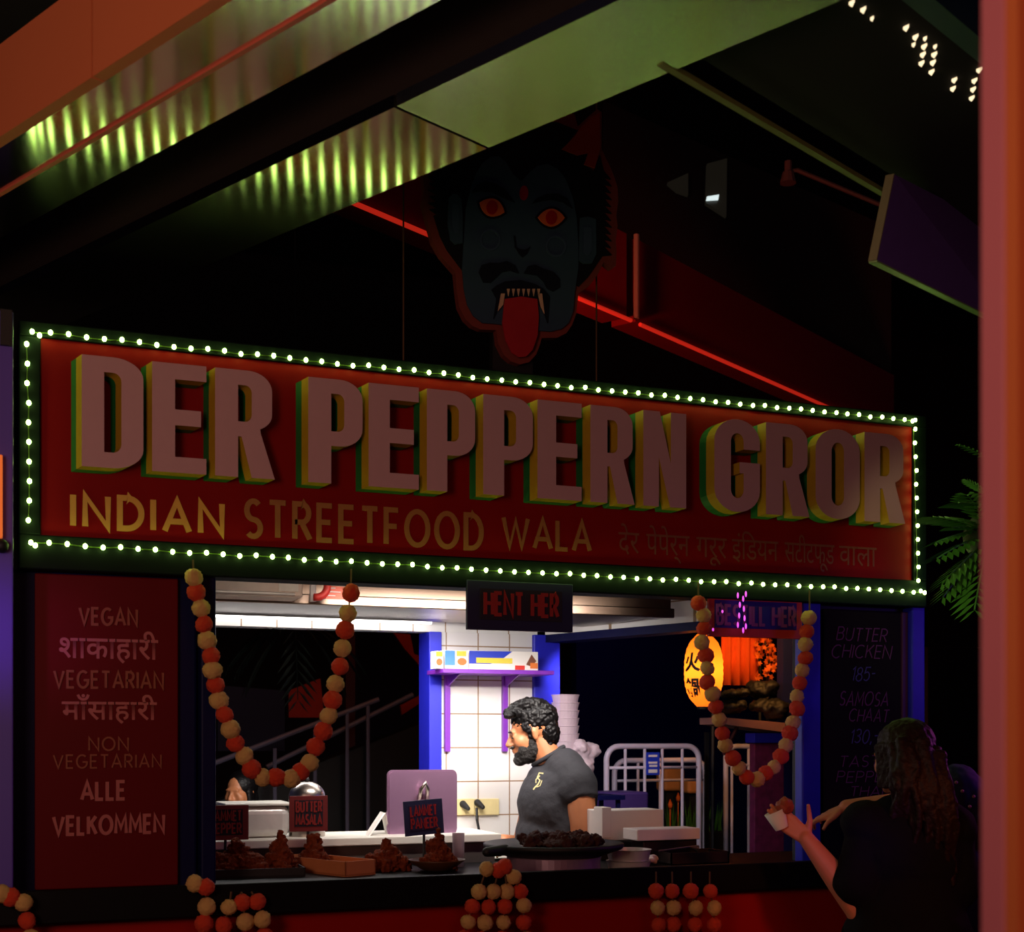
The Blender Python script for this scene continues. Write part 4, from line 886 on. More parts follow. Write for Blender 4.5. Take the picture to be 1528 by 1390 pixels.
x0, x1 = py(824, 1140, 5.5).x - .03, py(900, 1140, 5.5).x; zt = py(850, 1140, 5.5).z - .002
obj('top', box(nb(), x0, x0 + .17, 5.42, 5.6, zt - .02, zt), M['navy'], sr)
zt2 = py(872, 1186, 5.45).z
obj('lower_shelf', box(nb(), x0, x1 + .05, 5.38, 5.6, zt2 - .02, zt2), M['navy'], sr)
for xx in (x0 + .01, x0 + .155): obj('post', box(nb(), xx - .008, xx + .008, 5.56, 5.58, 0, zt - .02), M['navy'], sr)
for yy in (5.40, 5.57): obj('post', box(nb(), x1 + .02, x1 + .036, yy, yy + .016, 0, zt2 - .02), M['navy'], sr)

# ------------------------------------------------------------------ people
def frame_fn(u_ref, t): 
    """local frame of a figure: a along the picture's width, b towards the viewer, z height"""
    P = pd(u_ref, VH, t)
    return lambda a, bb, z: Vector((P.x, P.y, 0)) + RIGHT * a - FWD * bb + UP * z
def head_prims(b, H, f, l, u, s=1.0, nose=True):
    """skull, face, nose, lips, ears; H centre between the ears, axes forward, left, up"""
    q = lambda x, y, z: H + f * x * s + l * y * s + u * z * s
    rot = Matrix((f, l, u)).transposed()
    E_ = lambda c, r, n=3: ell(b, q(*c), tuple(k * s for k in r), rot, n)
    E_((-.012, 0, .035), (.096, .075, .086)); E_((.032, 0, -.03), (.058, .061, .083)); E_((.042, 0, -.078), (.046, .049, .037))
    E_((.074, 0, -.097), (.020, .022, .017)); E_((.084, 0, .020), (.014, .046, .013))
    cap(b, q(.090, 0, .010), q(.114, 0, -.030), .008 * s, .0115 * s); E_((.102, .011, -.034), (.010, .008, .008), 2); E_((.102, -.011, -.034), (.010, .008, .008), 2)
    E_((.092, 0, -.057), (.011, .023, .006), 2); E_((.089, 0, -.068), (.011, .020, .007), 2)
    for s_ in (-1, 1):
        E_((.060, .038 * s_, -.025), (.028, .024, .030)); E_((.080, .031 * s_, -.002), (.012, .014, .010), 2)
        E_((-.006, .074 * s_, -.008), (.015, .008, .027), 2); E_((-.002, .078 * s_, .008), (.011, .006, .012), 2)
    return q, rot
def finger(b, p, d, n, L, r, curl):
    """three bones bending by curl radians at each knuckle towards n"""
    for k, (ll, rr_) in enumerate(((.46, 1), (.30, .92), (.24, .82))):
        q = p + d * L * ll; cap(b, p, q, r * rr_, r * rr_ * .92, 10); p = q
        ax = d.cross(n).normalized(); rot = Matrix.Rotation(curl, 3, ax); d, n = rot @ d, rot @ n
def hand(b, wrist, d, n, side, s=1, curl=.45, thumb=.6):
    """d fingers' direction, n palm normal, side towards the thumb"""
    d, side = d.normalized(), side.normalized(); n = d.cross(side).normalized() if d.cross(side).dot(n) > 0 else -d.cross(side).normalized()
    for k, w in enumerate((.027, .009, -.009, -.026)):
        k0 = wrist + d * .015 * s + side * w * .6 * s; k1 = wrist + d * (.088 - abs(w - .005) * .35) * s + side * w * s
        cap(b, k0, k1, .0125 * s, .0105 * s, 10)
        finger(b, k1, (d + side * w * 2).normalized(), n, (.072, .082, .077, .06)[k] * s, (.0085, .009, .0085, .0075)[k] * s, curl * (1 + .08 * k))
    t0 = wrist + d * .02 * s + side * .026 * s; td = (d * .65 + side * .75 + n * thumb * .5).normalized()
    cap(b, t0, t0 + td * .035 * s, .0125 * s, .0105 * s, 10); finger(b, t0 + td * .035 * s, (td + d * .35).normalized(), n, .055 * s, .0095 * s, .25)

# --- the cook
L = frame_fn(825, 5.47)
cook = thing('person', 'bearded man in a charcoal T-shirt looking down behind the pan', 'person', L(0, 0, 0))
pt = R_(11); hf = (RIGHT * -math.cos(pt) - UP * math.sin(pt)); hf = (Matrix.Rotation(R_(4), 3, 'Z') @ hf).normalized()
hu = (UP * math.cos(pt) - RIGHT * math.sin(pt)); hl_ = hu.cross(hf).normalized(); hu = hf.cross(hl_).normalized()
H = L(-.083, 0, 1.617)
HS = .92; b = nb(); q, hrot = head_prims(b, H, hf, hl_, hu, HS)
cap(b, H - hf * .02 - hu * .03, L(-.005, 0, 1.49), .053, .060)
def torso(b, g=0):
    ell(b, L(.012, 0, 1.335), (.145 + g, .165 + g, .16 + g), Matrix((RIGHT, FWD, UP)).transposed()); ell(b, L(-.008, 0, 1.17), (.138 + g, .15 + g, .2 + g), Matrix((RIGHT, FWD, UP)).transposed())
    ell(b, L(.0, 0, .97), (.132 + g, .155 + g, .17 + g), Matrix((RIGHT, FWD, UP)).transposed())
    ell(b, L(.045, 0, 1.452), (.082 + g, .125 + g, .098 + g), Matrix((RIGHT, FWD, UP)).transposed())
    ell(b, L(.03, .0, 1.42), (.10 + g, .155 + g, .065 + g), Matrix((RIGHT, FWD, UP)).transposed())
    cap(b, L(.045, .05, 1.475), L(.095, .14, 1.415), .072 + g, .066 + g); cap(b, L(.09, .10, 1.36), L(.06, .11, 1.22), .075 + g, .06 + g)
    ell(b, L(.09, .14, 1.395), (.068 + g, .066 + g, .072 + g)); ell(b, L(-.04, -.15, 1.395), (.066 + g, .066 + g, .072 + g))
torso(b)
SH, EL, WR = L(.098, .15, 1.39), L(.125, .17, 1.125), L(-.07, .22, 1.19)
cap(b, SH, L(.112, .165, 1.26), .062, .054); cap(b, L(.112, .165, 1.26), EL, .054, .046); cap(b, EL, WR, .045, .028)
hand(b, WR, L(-.16, .22, 1.18) - WR, -UP, -FWD, 1, .5)
SH2, EL2, WR2 = L(-.055, -.165, 1.385), L(-.12, -.19, 1.15), L(-.20, .05, 1.19)
cap(b, SH2, EL2, .058, .045); cap(b, EL2, WR2, .043, .028); hand(b, WR2, L(-.24, .15, 1.17) - WR2, -UP, RIGHT, 1, .5)
for s_ in (-1, 1):
    cap(b, L(.0, .09 * s_, .92), L(.0, .1 * s_, .5), .088, .058); cap(b, L(.0, .1 * s_, .5), L(.03, .1 * s_, .09), .056, .04); cap(b, L(.03, .1 * s_, .04), L(-.14, .11 * s_, .03), .042, .03)
obj('body', blob(b, .0048, 5), M['skin'], cook, smooth=True)
b = nb(); torso(b, .011); ell(b, L(-.035, 0, 1.45), (.065, .085, .05), Matrix((RIGHT, FWD, UP)).transposed()); tube(b, [SH + UP * .01, L(.106, .162, 1.36)], [.064, .069], 20); tube(b, [SH2, L(-.082, -.175, 1.33)], [.066, .066], 20)
me = blob(b, .0055, 24)
bm2 = nb(); bm2.from_mesh(me)                # open the neck, sleeve ends and hem
bmesh.ops.bisect_plane(bm2, geom=bm2.verts[:] + bm2.edges[:] + bm2.faces[:], plane_co=L(0, 0, .90), plane_no=(0, 0, -1), clear_outer=True)
me = bpy.data.meshes.new('shirt'); bm2.to_mesh(me); bm2.free(); rough_it(me, .004, 14, 3)
shirt = obj('t_shirt', me, M['shirt'], cook, smooth=True)
b = nb(); n_ = 24; cc = L(-.018, 0, 1.527)
tube(b, [cc + RIGHT * .0605 * math.cos(2 * math.pi * k / n_) - FWD * .068 * math.sin(2 * math.pi * k / n_) + UP * (.036 * math.cos(2 * math.pi * k / n_)) for k in range(n_)], .009, 8, True); obj('collar', b, M['shirt'], cook, smooth=True)
b = nb()
for s_ in (-1, 1): cap(b, L(.0, .088 * s_, .93), L(.0, .1 * s_, .5), .098, .07); cap(b, L(.0, .1 * s_, .5), L(.03, .1 * s_, .1), .07, .055)
ell(b, L(0, 0, .93), (.145, .165, .1), Matrix((RIGHT, FWD, UP)).transposed()); obj('trousers', blob(b, .008, 4), M['blackcloth'], cook, smooth=True)
b = nb(); r_ = random.Random(11)
E_ = lambda c, r, n=3: ell(b, q(*c), tuple(k_ * HS for k_ in r), hrot, n)
E_((-.024, 0, .058), (.104, .083, .080)); E_((-.066, 0, .0), (.055, .072, .078)); E_((-.058, 0, -.052), (.040, .056, .035)); E_((.05, 0, .106), (.050, .06, .030)); E_((.0, 0, .125), (.08, .066, .03))
for k in range(46):
    a = r_.uniform(-.09, .095); w = r_.uniform(-.07, .07); top = .135 * math.sqrt(max(.05, 1 - (a / .125) ** 2)) * math.sqrt(max(.1, 1 - (w / .085) ** 2))
    c = Vector((a, w, top + .012)); 
    if a > .06: c.z = max(c.z, .092)
    E_(tuple(c), (r_.uniform(.014, .022), .009, r_.uniform(.010, .015)), 2)
for k in range(10): E_((.085 + r_.uniform(-.01, .012), r_.uniform(-.05, .05), .098 + r_.uniform(-.016, .018)), (.018, .009, .013), 2)
for s_ in (-1, 1): E_((.012, .066 * s_, .03), (.034, .010, .03), 2); E_((.014, .066 * s_, -.0), (.014, .007, .026), 2)
me = rough_it(blob(b, .0042, 2), .006, 75, 2); obj('hair', me, M['hair'], cook, smooth=True)
b = nb()
E_((.036, 0, -.084), (.058, .057, .044)); E_((.074, 0, -.103), (.030, .034, .027)); E_((.02, 0, -.07), (.05, .062, .045))
for s_ in (-1, 1): E_((.012, .054 * s_, -.055), (.022, .012, .046), 2); E_((.05, .047 * s_, -.062), (.03, .012, .024), 2)
E_((.096, 0, -.047), (.012, .027, .006), 2)
me = rough_it(blob(b, .004, 2), .0035, 120, 5); obj('beard', me, M['beard'], cook, smooth=True)
for s_ in (-1, 1):
    b = nb(); ell(b, q(.0905, .031 * s_, -.004), (.004, .011, .004), hrot, 2); obj('eye', b, M['black'], cook, smooth=True)
    b = nb(); ell(b, q(.0935, .031 * s_, .0225), (.006, .019, .0045), hrot, 2); obj('eyebrow', b, M['beard'], cook, smooth=True)
# emblem printed on the shirt's chest
dg_ = bpy.context.evaluated_depsgraph_get(); bv = BVHTree.FromPolygons([v.co + BASE[shirt.name] for v in shirt.data.vertices], [p.vertices[:] for p in shirt.data.polygons])
b = nb()
for line, w_ in (([(811, 1154), (805, 1153), (802, 1160), (806, 1164), (803, 1170), (798, 1175), (796, 1178)], 1.6), ([(806, 1157), (800, 1163), (800, 1168)], 1.3), ([(809, 1164), (806, 1172), (801, 1174)], 1.0)):
    pv = None
    for i, (u, v) in enumerate(line):
        d_ = Vector((line[min(i + 1, len(line) - 1)][0] - line[max(i - 1, 0)][0], line[min(i + 1, len(line) - 1)][1] - line[max(i - 1, 0)][1])).normalized()
        pr = []
        for s_ in (-1, 1):
            h_ = bv.ray_cast(EYE, ray(u - d_.y * w_ * s_ * .6, v + d_.x * w_ * s_ * .6).normalized())
            pr.append(b.verts.new(h_[0] + h_[1] * .0015 if h_[0] else pd(u, v, 5.3)))
        if pv: b.faces.new([pv[0], pv[1], pr[1], pr[0]])
        pv = pr
obj('chest_emblem', b, mat('cream_print', (185, 172, 120), .6), cook)

# --- the woman at the right
L = frame_fn(1350, 4.36)
wm = thing('person', 'woman with long brown hair and black T-shirt seen from behind at the counter', 'person', L(0, 0, 0))
hf = (RIGHT * -.52 + FWD * .80 - UP * .10).normalized(); hl_ = UP.cross(hf).normalized(); hu = hf.cross(hl_).normalized()
H = L(-.005, 0, 1.535); b = nb(); q, hrot = head_prims(b, H, hf, hl_, hu, .95)
cap(b, H - hf * .02 - hu * .03, L(.01, 0, 1.38), .05, .056)
rotL = Matrix((RIGHT, FWD, UP)).transposed()
def wtorso(b, g=0):
    ell(b, L(.015, 0, 1.25), (.165 + g, .11 + g, .17 + g), rotL); ell(b, L(.015, 0, 1.05), (.15 + g, .11 + g, .2 + g), rotL); ell(b, L(.015, 0, .88), (.17 + g, .12 + g, .15 + g), rotL)
    ell(b, L(-.12, 0, 1.325), (.07 + g, .07 + g, .06 + g)); ell(b, L(.145, 0, 1.315), (.065 + g, .07 + g, .06 + g)); ell(b, L(.015, 0, 1.355), (.13 + g, .075 + g, .045 + g), rotL)
wtorso(b)
EL, WR = L(-.145, -.0, 1.045), L(-.305, -.04, 1.275)
cap(b, L(-.13, 0, 1.31), EL, .052, .043); cap(b, EL, L(-.205, -.015, 1.14), .042, .043); cap(b, L(-.205, -.015, 1.14), WR, .043, .026)
hand(b, WR, L(-.375, -.06, 1.335) - WR, RIGHT * .55 + UP * .8 - FWD * .2, RIGHT * .75 + UP * .5 - FWD * .1, .98, .42)
E2, W2 = L(.10, -.28, 1.38), L(-.105, -.33, 1.362)
cap(b, L(.13, -.04, 1.32), E2, .05, .042); cap(b, E2, W2, .040, .026); hand(b, W2, RIGHT * -.85 - UP * .35, -UP + FWD * .2, -FWD * .4 - RIGHT * .3 - UP * .2, .95, .6)
for s_ in (-1, 1):
    cap(b, L(.015 + .085 * s_, 0, .85), L(.01 + .09 * s_, .02, .47), .088, .056); cap(b, L(.01 + .09 * s_, .02, .47), L(.01 + .09 * s_, .03, .08), .053, .038); cap(b, L(.01 + .09 * s_, .04, .035), L(-.02 + .1 * s_, -.13, .028), .038, .028)
obj('body', blob(b, .0042, 4), M['skin2'], wm, smooth=True)
b = nb(); wtorso(b, .016); cap(b, L(-.115, 0, 1.32), L(-.155, .01, 1.14), .066, .078); cap(b, L(.14, 0, 1.31), L(.165, -.02, 1.12), .075, .075); cap(b, L(.14, -.02, 1.31), L(.09, -.2, 1.34), .068, .06)
ell(b, L(.01, 0, .92), (.215, .15, .24), rotL); ell(b, L(.01, 0, 1.0), (.19, .14, .22), rotL)
me = rough_it(blob(b, .007, 6), .007, 9, 6); obj('t_shirt', me, M['blackcloth'], wm, smooth=True)
b = nb(); tube(b, [L(.005, 0, 1.395) + RIGHT * .062 * math.cos(2 * math.pi * k / 20) - FWD * .066 * math.sin(2 * math.pi * k / 20) + UP * (.012 * math.cos(2 * math.pi * k / 20)) for k in range(20)], .008, 8, True); obj('collar', b, M['blackcloth'], wm, smooth=True)
b = nb()
for s_ in (-1, 1): cap(b, L(.015 + .088 * s_, 0, .84), L(.01 + .09 * s_, .02, .47), .105, .075); cap(b, L(.01 + .09 * s_, .02, .47), L(.01 + .09 * s_, .03, .09), .072, .06)
obj('trousers', blob(b, .009, 4), M['blackcloth'], wm, smooth=True)
b = nb(); r_ = random.Random(5)
E_ = lambda c, r, n=3: ell(b, q(*c), r, hrot, n)
E_((-.018, 0, .045), (.098, .083, .084)); E_((-.05, 0, -.03), (.062, .082, .09))
for k in range(90):                          # long wavy locks down the back
    a = r_.uniform(-.075, .105); bb = r_.uniform(.02, .10); z = r_.uniform(1.56, 1.62) - abs(a) * .4
    end = r_.uniform(1.13, 1.26) if a > -.02 else r_.uniform(1.27, 1.36); n_ = 9; ph = r_.uniform(0, 6)
    pts = []
    for i in range(n_):
        t = i / (n_ - 1); zz = z + (end - z) * t
        pts.append(L(a * (.75 + .35 * t) + .022 * t + .010 * math.sin(ph + t * 9), bb * (.85 - .25 * t) + .055 * math.sin(math.pi * min(1, t * 1.1)) + .02, zz))
    tube(b, pts, [.0125 * (1 - .75 * t / (n_ - 1)) + .004 for t in range(n_)], 7)
for s_ in (-1, 1):
    for k in range(6):
        pts = [q(.035 - k * .018, .078 * s_, .05 - .03 * i) for i in range(6)]; tube(b, pts, .013, 7)
me = rough_it(blob(b, .0046, 6), .003, 40, 9); obj('hair', me, M['brownhair'], wm, smooth=True)
for s_ in (-1, 1):
    b = nb(); ell(b, q(.0905, .031 * s_, .0), (.004, .011, .005), hrot, 2); obj('eye', b, M['black'], wm, smooth=True)
    b = nb(); ell(b, q(.0935, .031 * s_, .0225), (.005, .018, .004), hrot, 2); obj('eyebrow', b, M['brownhair'], wm, smooth=True)
# food boat in her hand
fb = L(-.395, -.045, 1.335); bt_ = thing('paper_cup', 'white paper snack cup held up in the woman\'s left hand', 'cup', fb)
b = nb(); lathe(b, [(.022, -.03), (.035, .03), (.033, .03), (.02, -.026), (0, -.026)], (0, 0, 0), 20); b.transform(Matrix.Translation(fb) @ Matrix.Rotation(R_(-24), 4, FWD)); obj('cup', b, M['paper'], bt_, smooth=True)
b = nb(); ell(b, fb + RIGHT * .022 + UP * .044, (.03, .028, .028)); me = rough_it(blob(b, .005, 1), .006, 50, 3); tag(obj('fried_ball', me, mat('red_snack', (150, 62, 36), .6, vary=.4, scale=50, bump=.6), loc=fb, smooth=True), 'round reddish snack sticking out of the held paper cup', 'food')
# --- a small face far behind, seen through the left window
L = frame_fn(362, 6.6)
ch = thing('person', 'person with dark hair far behind the counter, only the face lit', 'person', L(0, 0, 0))
hf = (-FWD * .9 - RIGHT * .35 - UP * .05).normalized(); hl_ = UP.cross(hf).normalized(); hu = hf.cross(hl_).normalized()
H = L(-.01, 0, 1.335); b = nb(); q, hrot = head_prims(b, H, hf, hl_, hu, .86)
cap(b, H - hu * .03, L(0, 0, 1.16), .045, .05); ell(b, L(0, 0, 1.0), (.13, .09, .17), rotL); ell(b, L(0, 0, 1.12), (.16, .07, .06), rotL); ell(b, L(0, 0, .75), (.13, .1, .2), rotL)
for s_ in (-1, 1): cap(b, L(.15 * s_, 0, 1.1), L(.18 * s_, 0, .85), .042, .036); cap(b, L(.18 * s_, 0, .85), L(.12 * s_, .12, .72), .034, .024); cap(b, L(.07 * s_, 0, .68), L(.08 * s_, 0, .05), .07, .04)
obj('body', blob(b, .006, 4), M['skin'], ch, smooth=True)
b = nb(); E_ = lambda c, r, n=3: ell(b, q(*c), r, hrot, n)
E_((-.022, 0, .04), (.088, .074, .075)); E_((-.05, 0, -.04), (.045, .07, .08))
for s_ in (-1, 1): E_((-.0, .066 * s_, -.03), (.03, .014, .09))
obj('hair', blob(b, .006, 2), M['hair'], ch, smooth=True)
b = nb(); ell(b, L(0, 0, 1.0), (.145, .105, .185), rotL); ell(b, L(0, 0, 1.11), (.175, .085, .066), rotL); ell(b, L(0, 0, .76), (.145, .115, .22), rotL)
for s_ in (-1, 1): cap(b, L(.15 * s_, 0, 1.1), L(.18 * s_, 0, .85), .056, .05); cap(b, L(.18 * s_, 0, .85), L(.13 * s_, .1, .74), .046, .036)
obj('coat', blob(b, .008, 3), M['blackcloth'], ch, smooth=True)
for s_ in (-1, 1): b = nb(); ell(b, q(.078, .027 * s_, .0), (.005, .01, .005), hrot, 2); obj('eye', b, M['black'], ch, smooth=True)

# ------------------------------------------------------------------ outside, through the left window
SY = 8.2
rl_ = thing('stair_railing', 'two sloping metal handrails of a stair behind the stall', 'railing', py(480, 1300, SY))
for (u0, v0, u1, v1) in ((300, 1146, 565, 1043), (398, 1144, 616, 1036)):
    b = nb(); tube(b, [py(u0, v0, SY + (.25 if v0 == 1144 else 0)), py(u1, v1, SY + (.25 if v0 == 1144 else 0))], .016, 8); obj('handrail', b, mat('rail_grey', (110, 108, 130), .5), rl_)
for u, v0 in ((549, 1052), (518, 1066), (470, 1092), (410, 1120)):
    p = py(u, v0 - 4, SY); b = nb(); tube(b, [p, (p.x, p.y, 0)], .012, 6); obj('post', b, mat('rail_grey', (110, 108, 130), .5), rl_)
b = nb(); prism(b, [py(u, v, SY + .3) for u, v in ((300, 1205), (640, 1075), (640, 1700), (300, 1700))], (0, .2, 0)); tag(obj('staircase', b, M['black']), 'black solid side of the stair under the handrails', 'stairs')
b = nb(); prism(b, [py(u, v, SY + .9) for u, v in ((325, 1022), (425, 1030), (425, 1120), (325, 1120))], (0, .05, 0)); tag(obj('wall_panel', b, M['skyblue']), 'dim bluish wall panel behind the left garland', 'panel')
MB_ = mat('banner_red', (190, 44, 16), .7)
for lab, y_, pts in (('dull orange banner hanging low beside the left garland', SY + .8, ((431, 1030), (478, 1012), (484, 1070), (431, 1070))), ('torn looking orange banner high up beside the blue pier', SY + .6, ((588, 944), (612, 946), (618, 975), (636, 982), (638, 1012), (626, 992), (604, 968))), ('narrow orange red banner strip next to the upper handrail', SY + 1, ((598, 1052), (640, 1030), (640, 1040), (600, 1066)))):
    P = [py(u, v, y_) for u, v in pts]; t_ = thing('banner', lab, 'banner', (P[0].x, y_ + .05, 0)); b = nb(); prism(b, P, (0, .03, 0)); obj('cloth', b, MB_, t_)
    b = nb(); xx = max(p.x for p in P) - .03; tube(b, [(xx, y_ + .045, 0), (xx, y_ + .045, max(p.z for p in P))], .012, 6); obj('pole', b, M['black'], t_)
b = nb(); box(b, *sorted((py(516, 960, SY + .7).x, py(530, 960, SY + .7).x)), SY + .7, SY + .76, 0, 2.6); tag(obj('red_column', b, mat('dim_red', (70, 14, 16), .7)), 'dark red upright post behind the left garland', 'post')
lamp('banner_lamp', 'SPOT', (1.9, 6.4, 3.2), (1, .3, .1), 16, .1, py(500, 1030, SY + .8), 75)
b = nb(); box(b, *sorted((py(299, 1060, SY).x, py(307, 1060, SY).x)), SY, SY + .05, py(303, 1075, SY).z, py(303, 1035, SY).z); tag(obj('green_light', b, mat('green_glow', (20, 120, 90), .4, emit=(.03, .5, .3), strength=.25)), 'small green glow far behind at the window\'s left edge', 'lamp')
# palm-like leaves hanging dark in the window
def frond(b, p0, d, L_, w, n=9, droop=.5, fat=.1):
    """a feather-like leaf: midrib with pointed leaflets"""
    pts = []; p = Vector(p0); dd = Vector(d).normalized()
    for i in range(n): pts.append(p.copy()); p = p + dd * L_ / n; dd = (dd - UP * droop / n).normalized()
    side = (pts[-1] - pts[0]).cross(UP)
    side = side.normalized() if side.length > 1e-4 else RIGHT.copy()
    up2 = side.cross((pts[-1] - pts[0]).normalized())
    tube(b, pts, .003, 5)
    for i in range(1, n):
        t = i / n; ll = L_ * w * (math.sin(math.pi * (t * .85 + .1)) + .15); ax = (pts[i] - pts[i - 1]).normalized()
        for s_ in (-1, 1):
            dv = (ax * .8 + side * s_ * .75 - UP * .15).normalized(); q0 = pts[i]; tip = q0 + dv * ll; mid = q0 + dv * ll * .45
            wv = ax * ll * fat
            vs_ = [b.verts.new(x) for x in (q0, mid + wv + up2 * .004, tip, mid - wv)]; b.faces.new(vs_)
pl_c = py(440, 950, 7.2) + UP * .1
pl = thing('hanging_plant', 'dark drooping palm leaves hanging behind the left garland', 'plant', py(440, 950, 7.2) + UP * .2)
b = nb(); tube(b, [pl_c, (pl_c.x, pl_c.y, 6.2)], .004, 5); obj('cord', b, M['black'], pl)
for k in range(7):
    b = nb(); frond(b, py(440, 950, 7.2) + UP * .1, RIGHT * (k - 3) * .35 - UP * .3 + FWD * .1 * (k % 2), .5, .32, droop=1.1); obj('leaf', b, mat('dark_leaf', (16, 26, 14), .7), pl)

# ------------------------------------------------------------------ outside, to the right
M['cage'] = mat('cage_paint', (205, 196, 210), .35, vary=.04)
def roll_cage(label, y, u0, u1, vt, x_mid=None, bars=(), seed=0, tagp=None):
    zt = py((u0 + u1) / 2, vt, y).z; xa, xb = py(u0, 1150, y).x, py(u1, 1150, y).x; r = .012
    t_ = thing('trolley_cage', label, 'trolley', ((xa + xb) / 2, y, 0), 'tubular trolleys outside')
    rad = .07; path = [(xa, y, .14), (xa, y, zt - rad)] + [(xa + rad - rad * math.cos(R_(a)), y, zt - rad + rad * math.sin(R_(a))) for a in range(10, 91, 16)] + [(xb - rad + rad * math.sin(R_(a)), y, zt - rad + rad * math.cos(R_(a))) for a in range(0, 91, 15)] + [(xb, y, .14)]
    b = nb(); tube(b, path, .015, 10); obj('frame', b, M['cage'], t_, smooth=True)
    for u in bars:
        x = py(u, 1150, y).x; b = nb(); tube(b, [(x, y, .16), (x, y, zt)], .008, 8); obj('bar', b, M['cage'], t_, smooth=True)
    for z in (zt - .11, .45, .16): b = nb(); tube(b, [(xa, y, z), (xb, y, z)], .008, 8); obj('crossbar', b, M['cage'], t_, smooth=True)
    obj('base', box(nb(), xa, xb, y - .02, y + .3, .13, .16), M['cage'], t_)
    for xx in (xa + .05, xb - .05):
        for yy in (y + .02, y + .26): b = nb(); tube(b, [(xx - .015, yy, .06), (xx + .015, yy, .06)], .06, 14); tube(b, [(xx, yy, .06), (xx, yy, .13)], .01, 6); obj('wheel', b, M['black'], t_)
    if tagp:
        c0, c1 = py(tagp[0], tagp[3], y - .02), py(tagp[1], tagp[2], y - .02); k_ = obj('blue_tag', box(nb(), c0.x, c1.x, y - .024, y - .018, c0.z, c1.z, .002), M['bluep'], t_)
        b = nb()
        for k, (a, c) in enumerate(((.15, .8), (.15, .5), (.2, .36), (.15, .1))): box(b, c0.x + (c1.x - c0.x) * a, c1.x - (c1.x - c0.x) * .2, y - .026, y - .024, c0.z + (c1.z - c0.z) * c, c0.z + (c1.z - c0.z) * (c + .09 + .06 * (k == 3)))
        obj('print', b, M['paper'], k_)
    return t_
roll_cage('silver tubular trolley cage with a blue tag outside, nearest the cook', 6.3, 905, 1043, 1113, bars=(933, 962, 988, 1018), tagp=(964, 984, 1122, 1156))
roll_cage('purple tinted trolley cage standing behind the one with the blue tag', 6.7, 917, 1052, 1134, bars=(952, 985))
roll_cage('thin barred trolley cage at the right, behind the lower loop of the garland', 6.9, 1083, 1130, 1113, bars=(1092, 1117))
b = nb(); c0, c1 = py(895, 1215, 6.0), py(968, 1181, 6.0); box(b, c0.x, c1.x, 6.0, 6.24, 0, c1.z, .01); tag(obj('violet_crate', b, mat('violet_dark', (56, 34, 96), .6), loc=(c0.x, 6.1, 0)), 'dark violet crate in front of the tubular trolley', 'crate')
# timber planters with flowers
for lab, u0, u1, v0, v1, y in (('square pale wood planter seen through the tubular trolley', 992, 1023, 1146, 1180, 7.7), ('rounded pale wood planter to the right of the square one', 1027, 1060, 1162, 1184, 7.45)):
    c0, c1 = py(u0, v1, y), py(u1, v0, y); t_ = thing('wooden_planter', lab, 'planter', ((c0.x + c1.x) / 2, y + .06, 0), 'pale wood planters outside')
    obj('tub', box(nb(), c0.x, c1.x, y, y + .13, c0.z, c1.z, .02, 3), M['wood'], t_); obj('stand', box(nb(), c0.x + .03, c1.x - .03, y + .04, y + .1, 0, c0.z), M['black'], t_)
gp = thing('grass_plant', 'grassy plant with orange buds below the wooden planters', 'plant', (py(1030, 1230, 7.32).x, 7.32, 0)); r_ = random.Random(2); gb = nb()
for k in range(60):
    x = py(r_.uniform(995, 1080), 1230, 7.32).x; z1 = py(1030, r_.uniform(1186, 1215), 7.32).z; y = 7.32 + r_.uniform(-.05, .05); z0 = z1 - .3; dx = r_.uniform(-.05, .05)
    vs_ = [gb.verts.new(v) for v in ((x - .006, y, z0), (x + .006, y, z0), (x + dx * .4 + .004, y, (z0 + z1) / 2), (x + dx, y, z1), (x + dx * .4 - .004, y, (z0 + z1) / 2))]; gb.faces.new(vs_)
obj('blades', gb, M['leaf'], gp)
for u, v in ((1000, 1200), (1012, 1190), (1044, 1200), (1052, 1192)):
    b = nb(); p = py(u, v, 7.28); lathe(b, [(0, -.03), (.012, -.015), (.014, 0), (0, .035)], p, 10); tube(b, [p - UP * .02, p - UP * .3], .003, 5); obj('bud', b, M['maple'], gp, smooth=True)
obj('pot', box(nb(), py(992, 1230, 7.32).x, py(1082, 1230, 7.32).x, 7.26, 7.40, 0, py(1030, 1240, 7.32).z, .01), M['black'], gp)
lamp('planter_lamp', 'SPOT', (3.2, 6.2, 2.4), (1, .45, .15), 7, .08, (py(1025, 1175, 7.3).x, 7.35, 1.45), 40)
# orange paper lantern
ly = 5.6; lc = py(1050, 1000, ly); s_ = FPX / (lc - EYE).dot(FWD)
ln = thing('paper_lantern', 'glowing orange paper lantern with two black characters at the right of the hatch', 'lantern', lc - UP * 55 / s_)
R0, Hh = 29 / s_, 55 / s_
prof = []
for k in range(25):
    t = -1 + 2 * k / 24; r = R0 * (1 - abs(t) ** 2.6) ** .5 if abs(t) < 1 else .3 * R0
    prof.append((max(r, .32 * R0) * (1 + (.012 if k % 2 else -.012)), t * Hh))
b = nb(); lathe(b, [(0, -Hh)] + prof + [(0, Hh)], lc, 32); obj('shade', b, M['lantern'], ln, smooth=True)
nt = M['lantern'].node_tree; tr = nt.nodes.new('ShaderNodeBsdfTranslucent'); tr.inputs[0].default_value = (.95, .42, .07, 1); mxs = nt.nodes.new('ShaderNodeMixShader'); mxs.inputs[0].default_value = .6
nt.links.new(nt.nodes['Principled BSDF'].outputs[0], mxs.inputs[1]); nt.links.new(tr.outputs[0], mxs.inputs[2]); nt.links.new(mxs.outputs[0], nt.nodes['Material Output'].inputs[0])
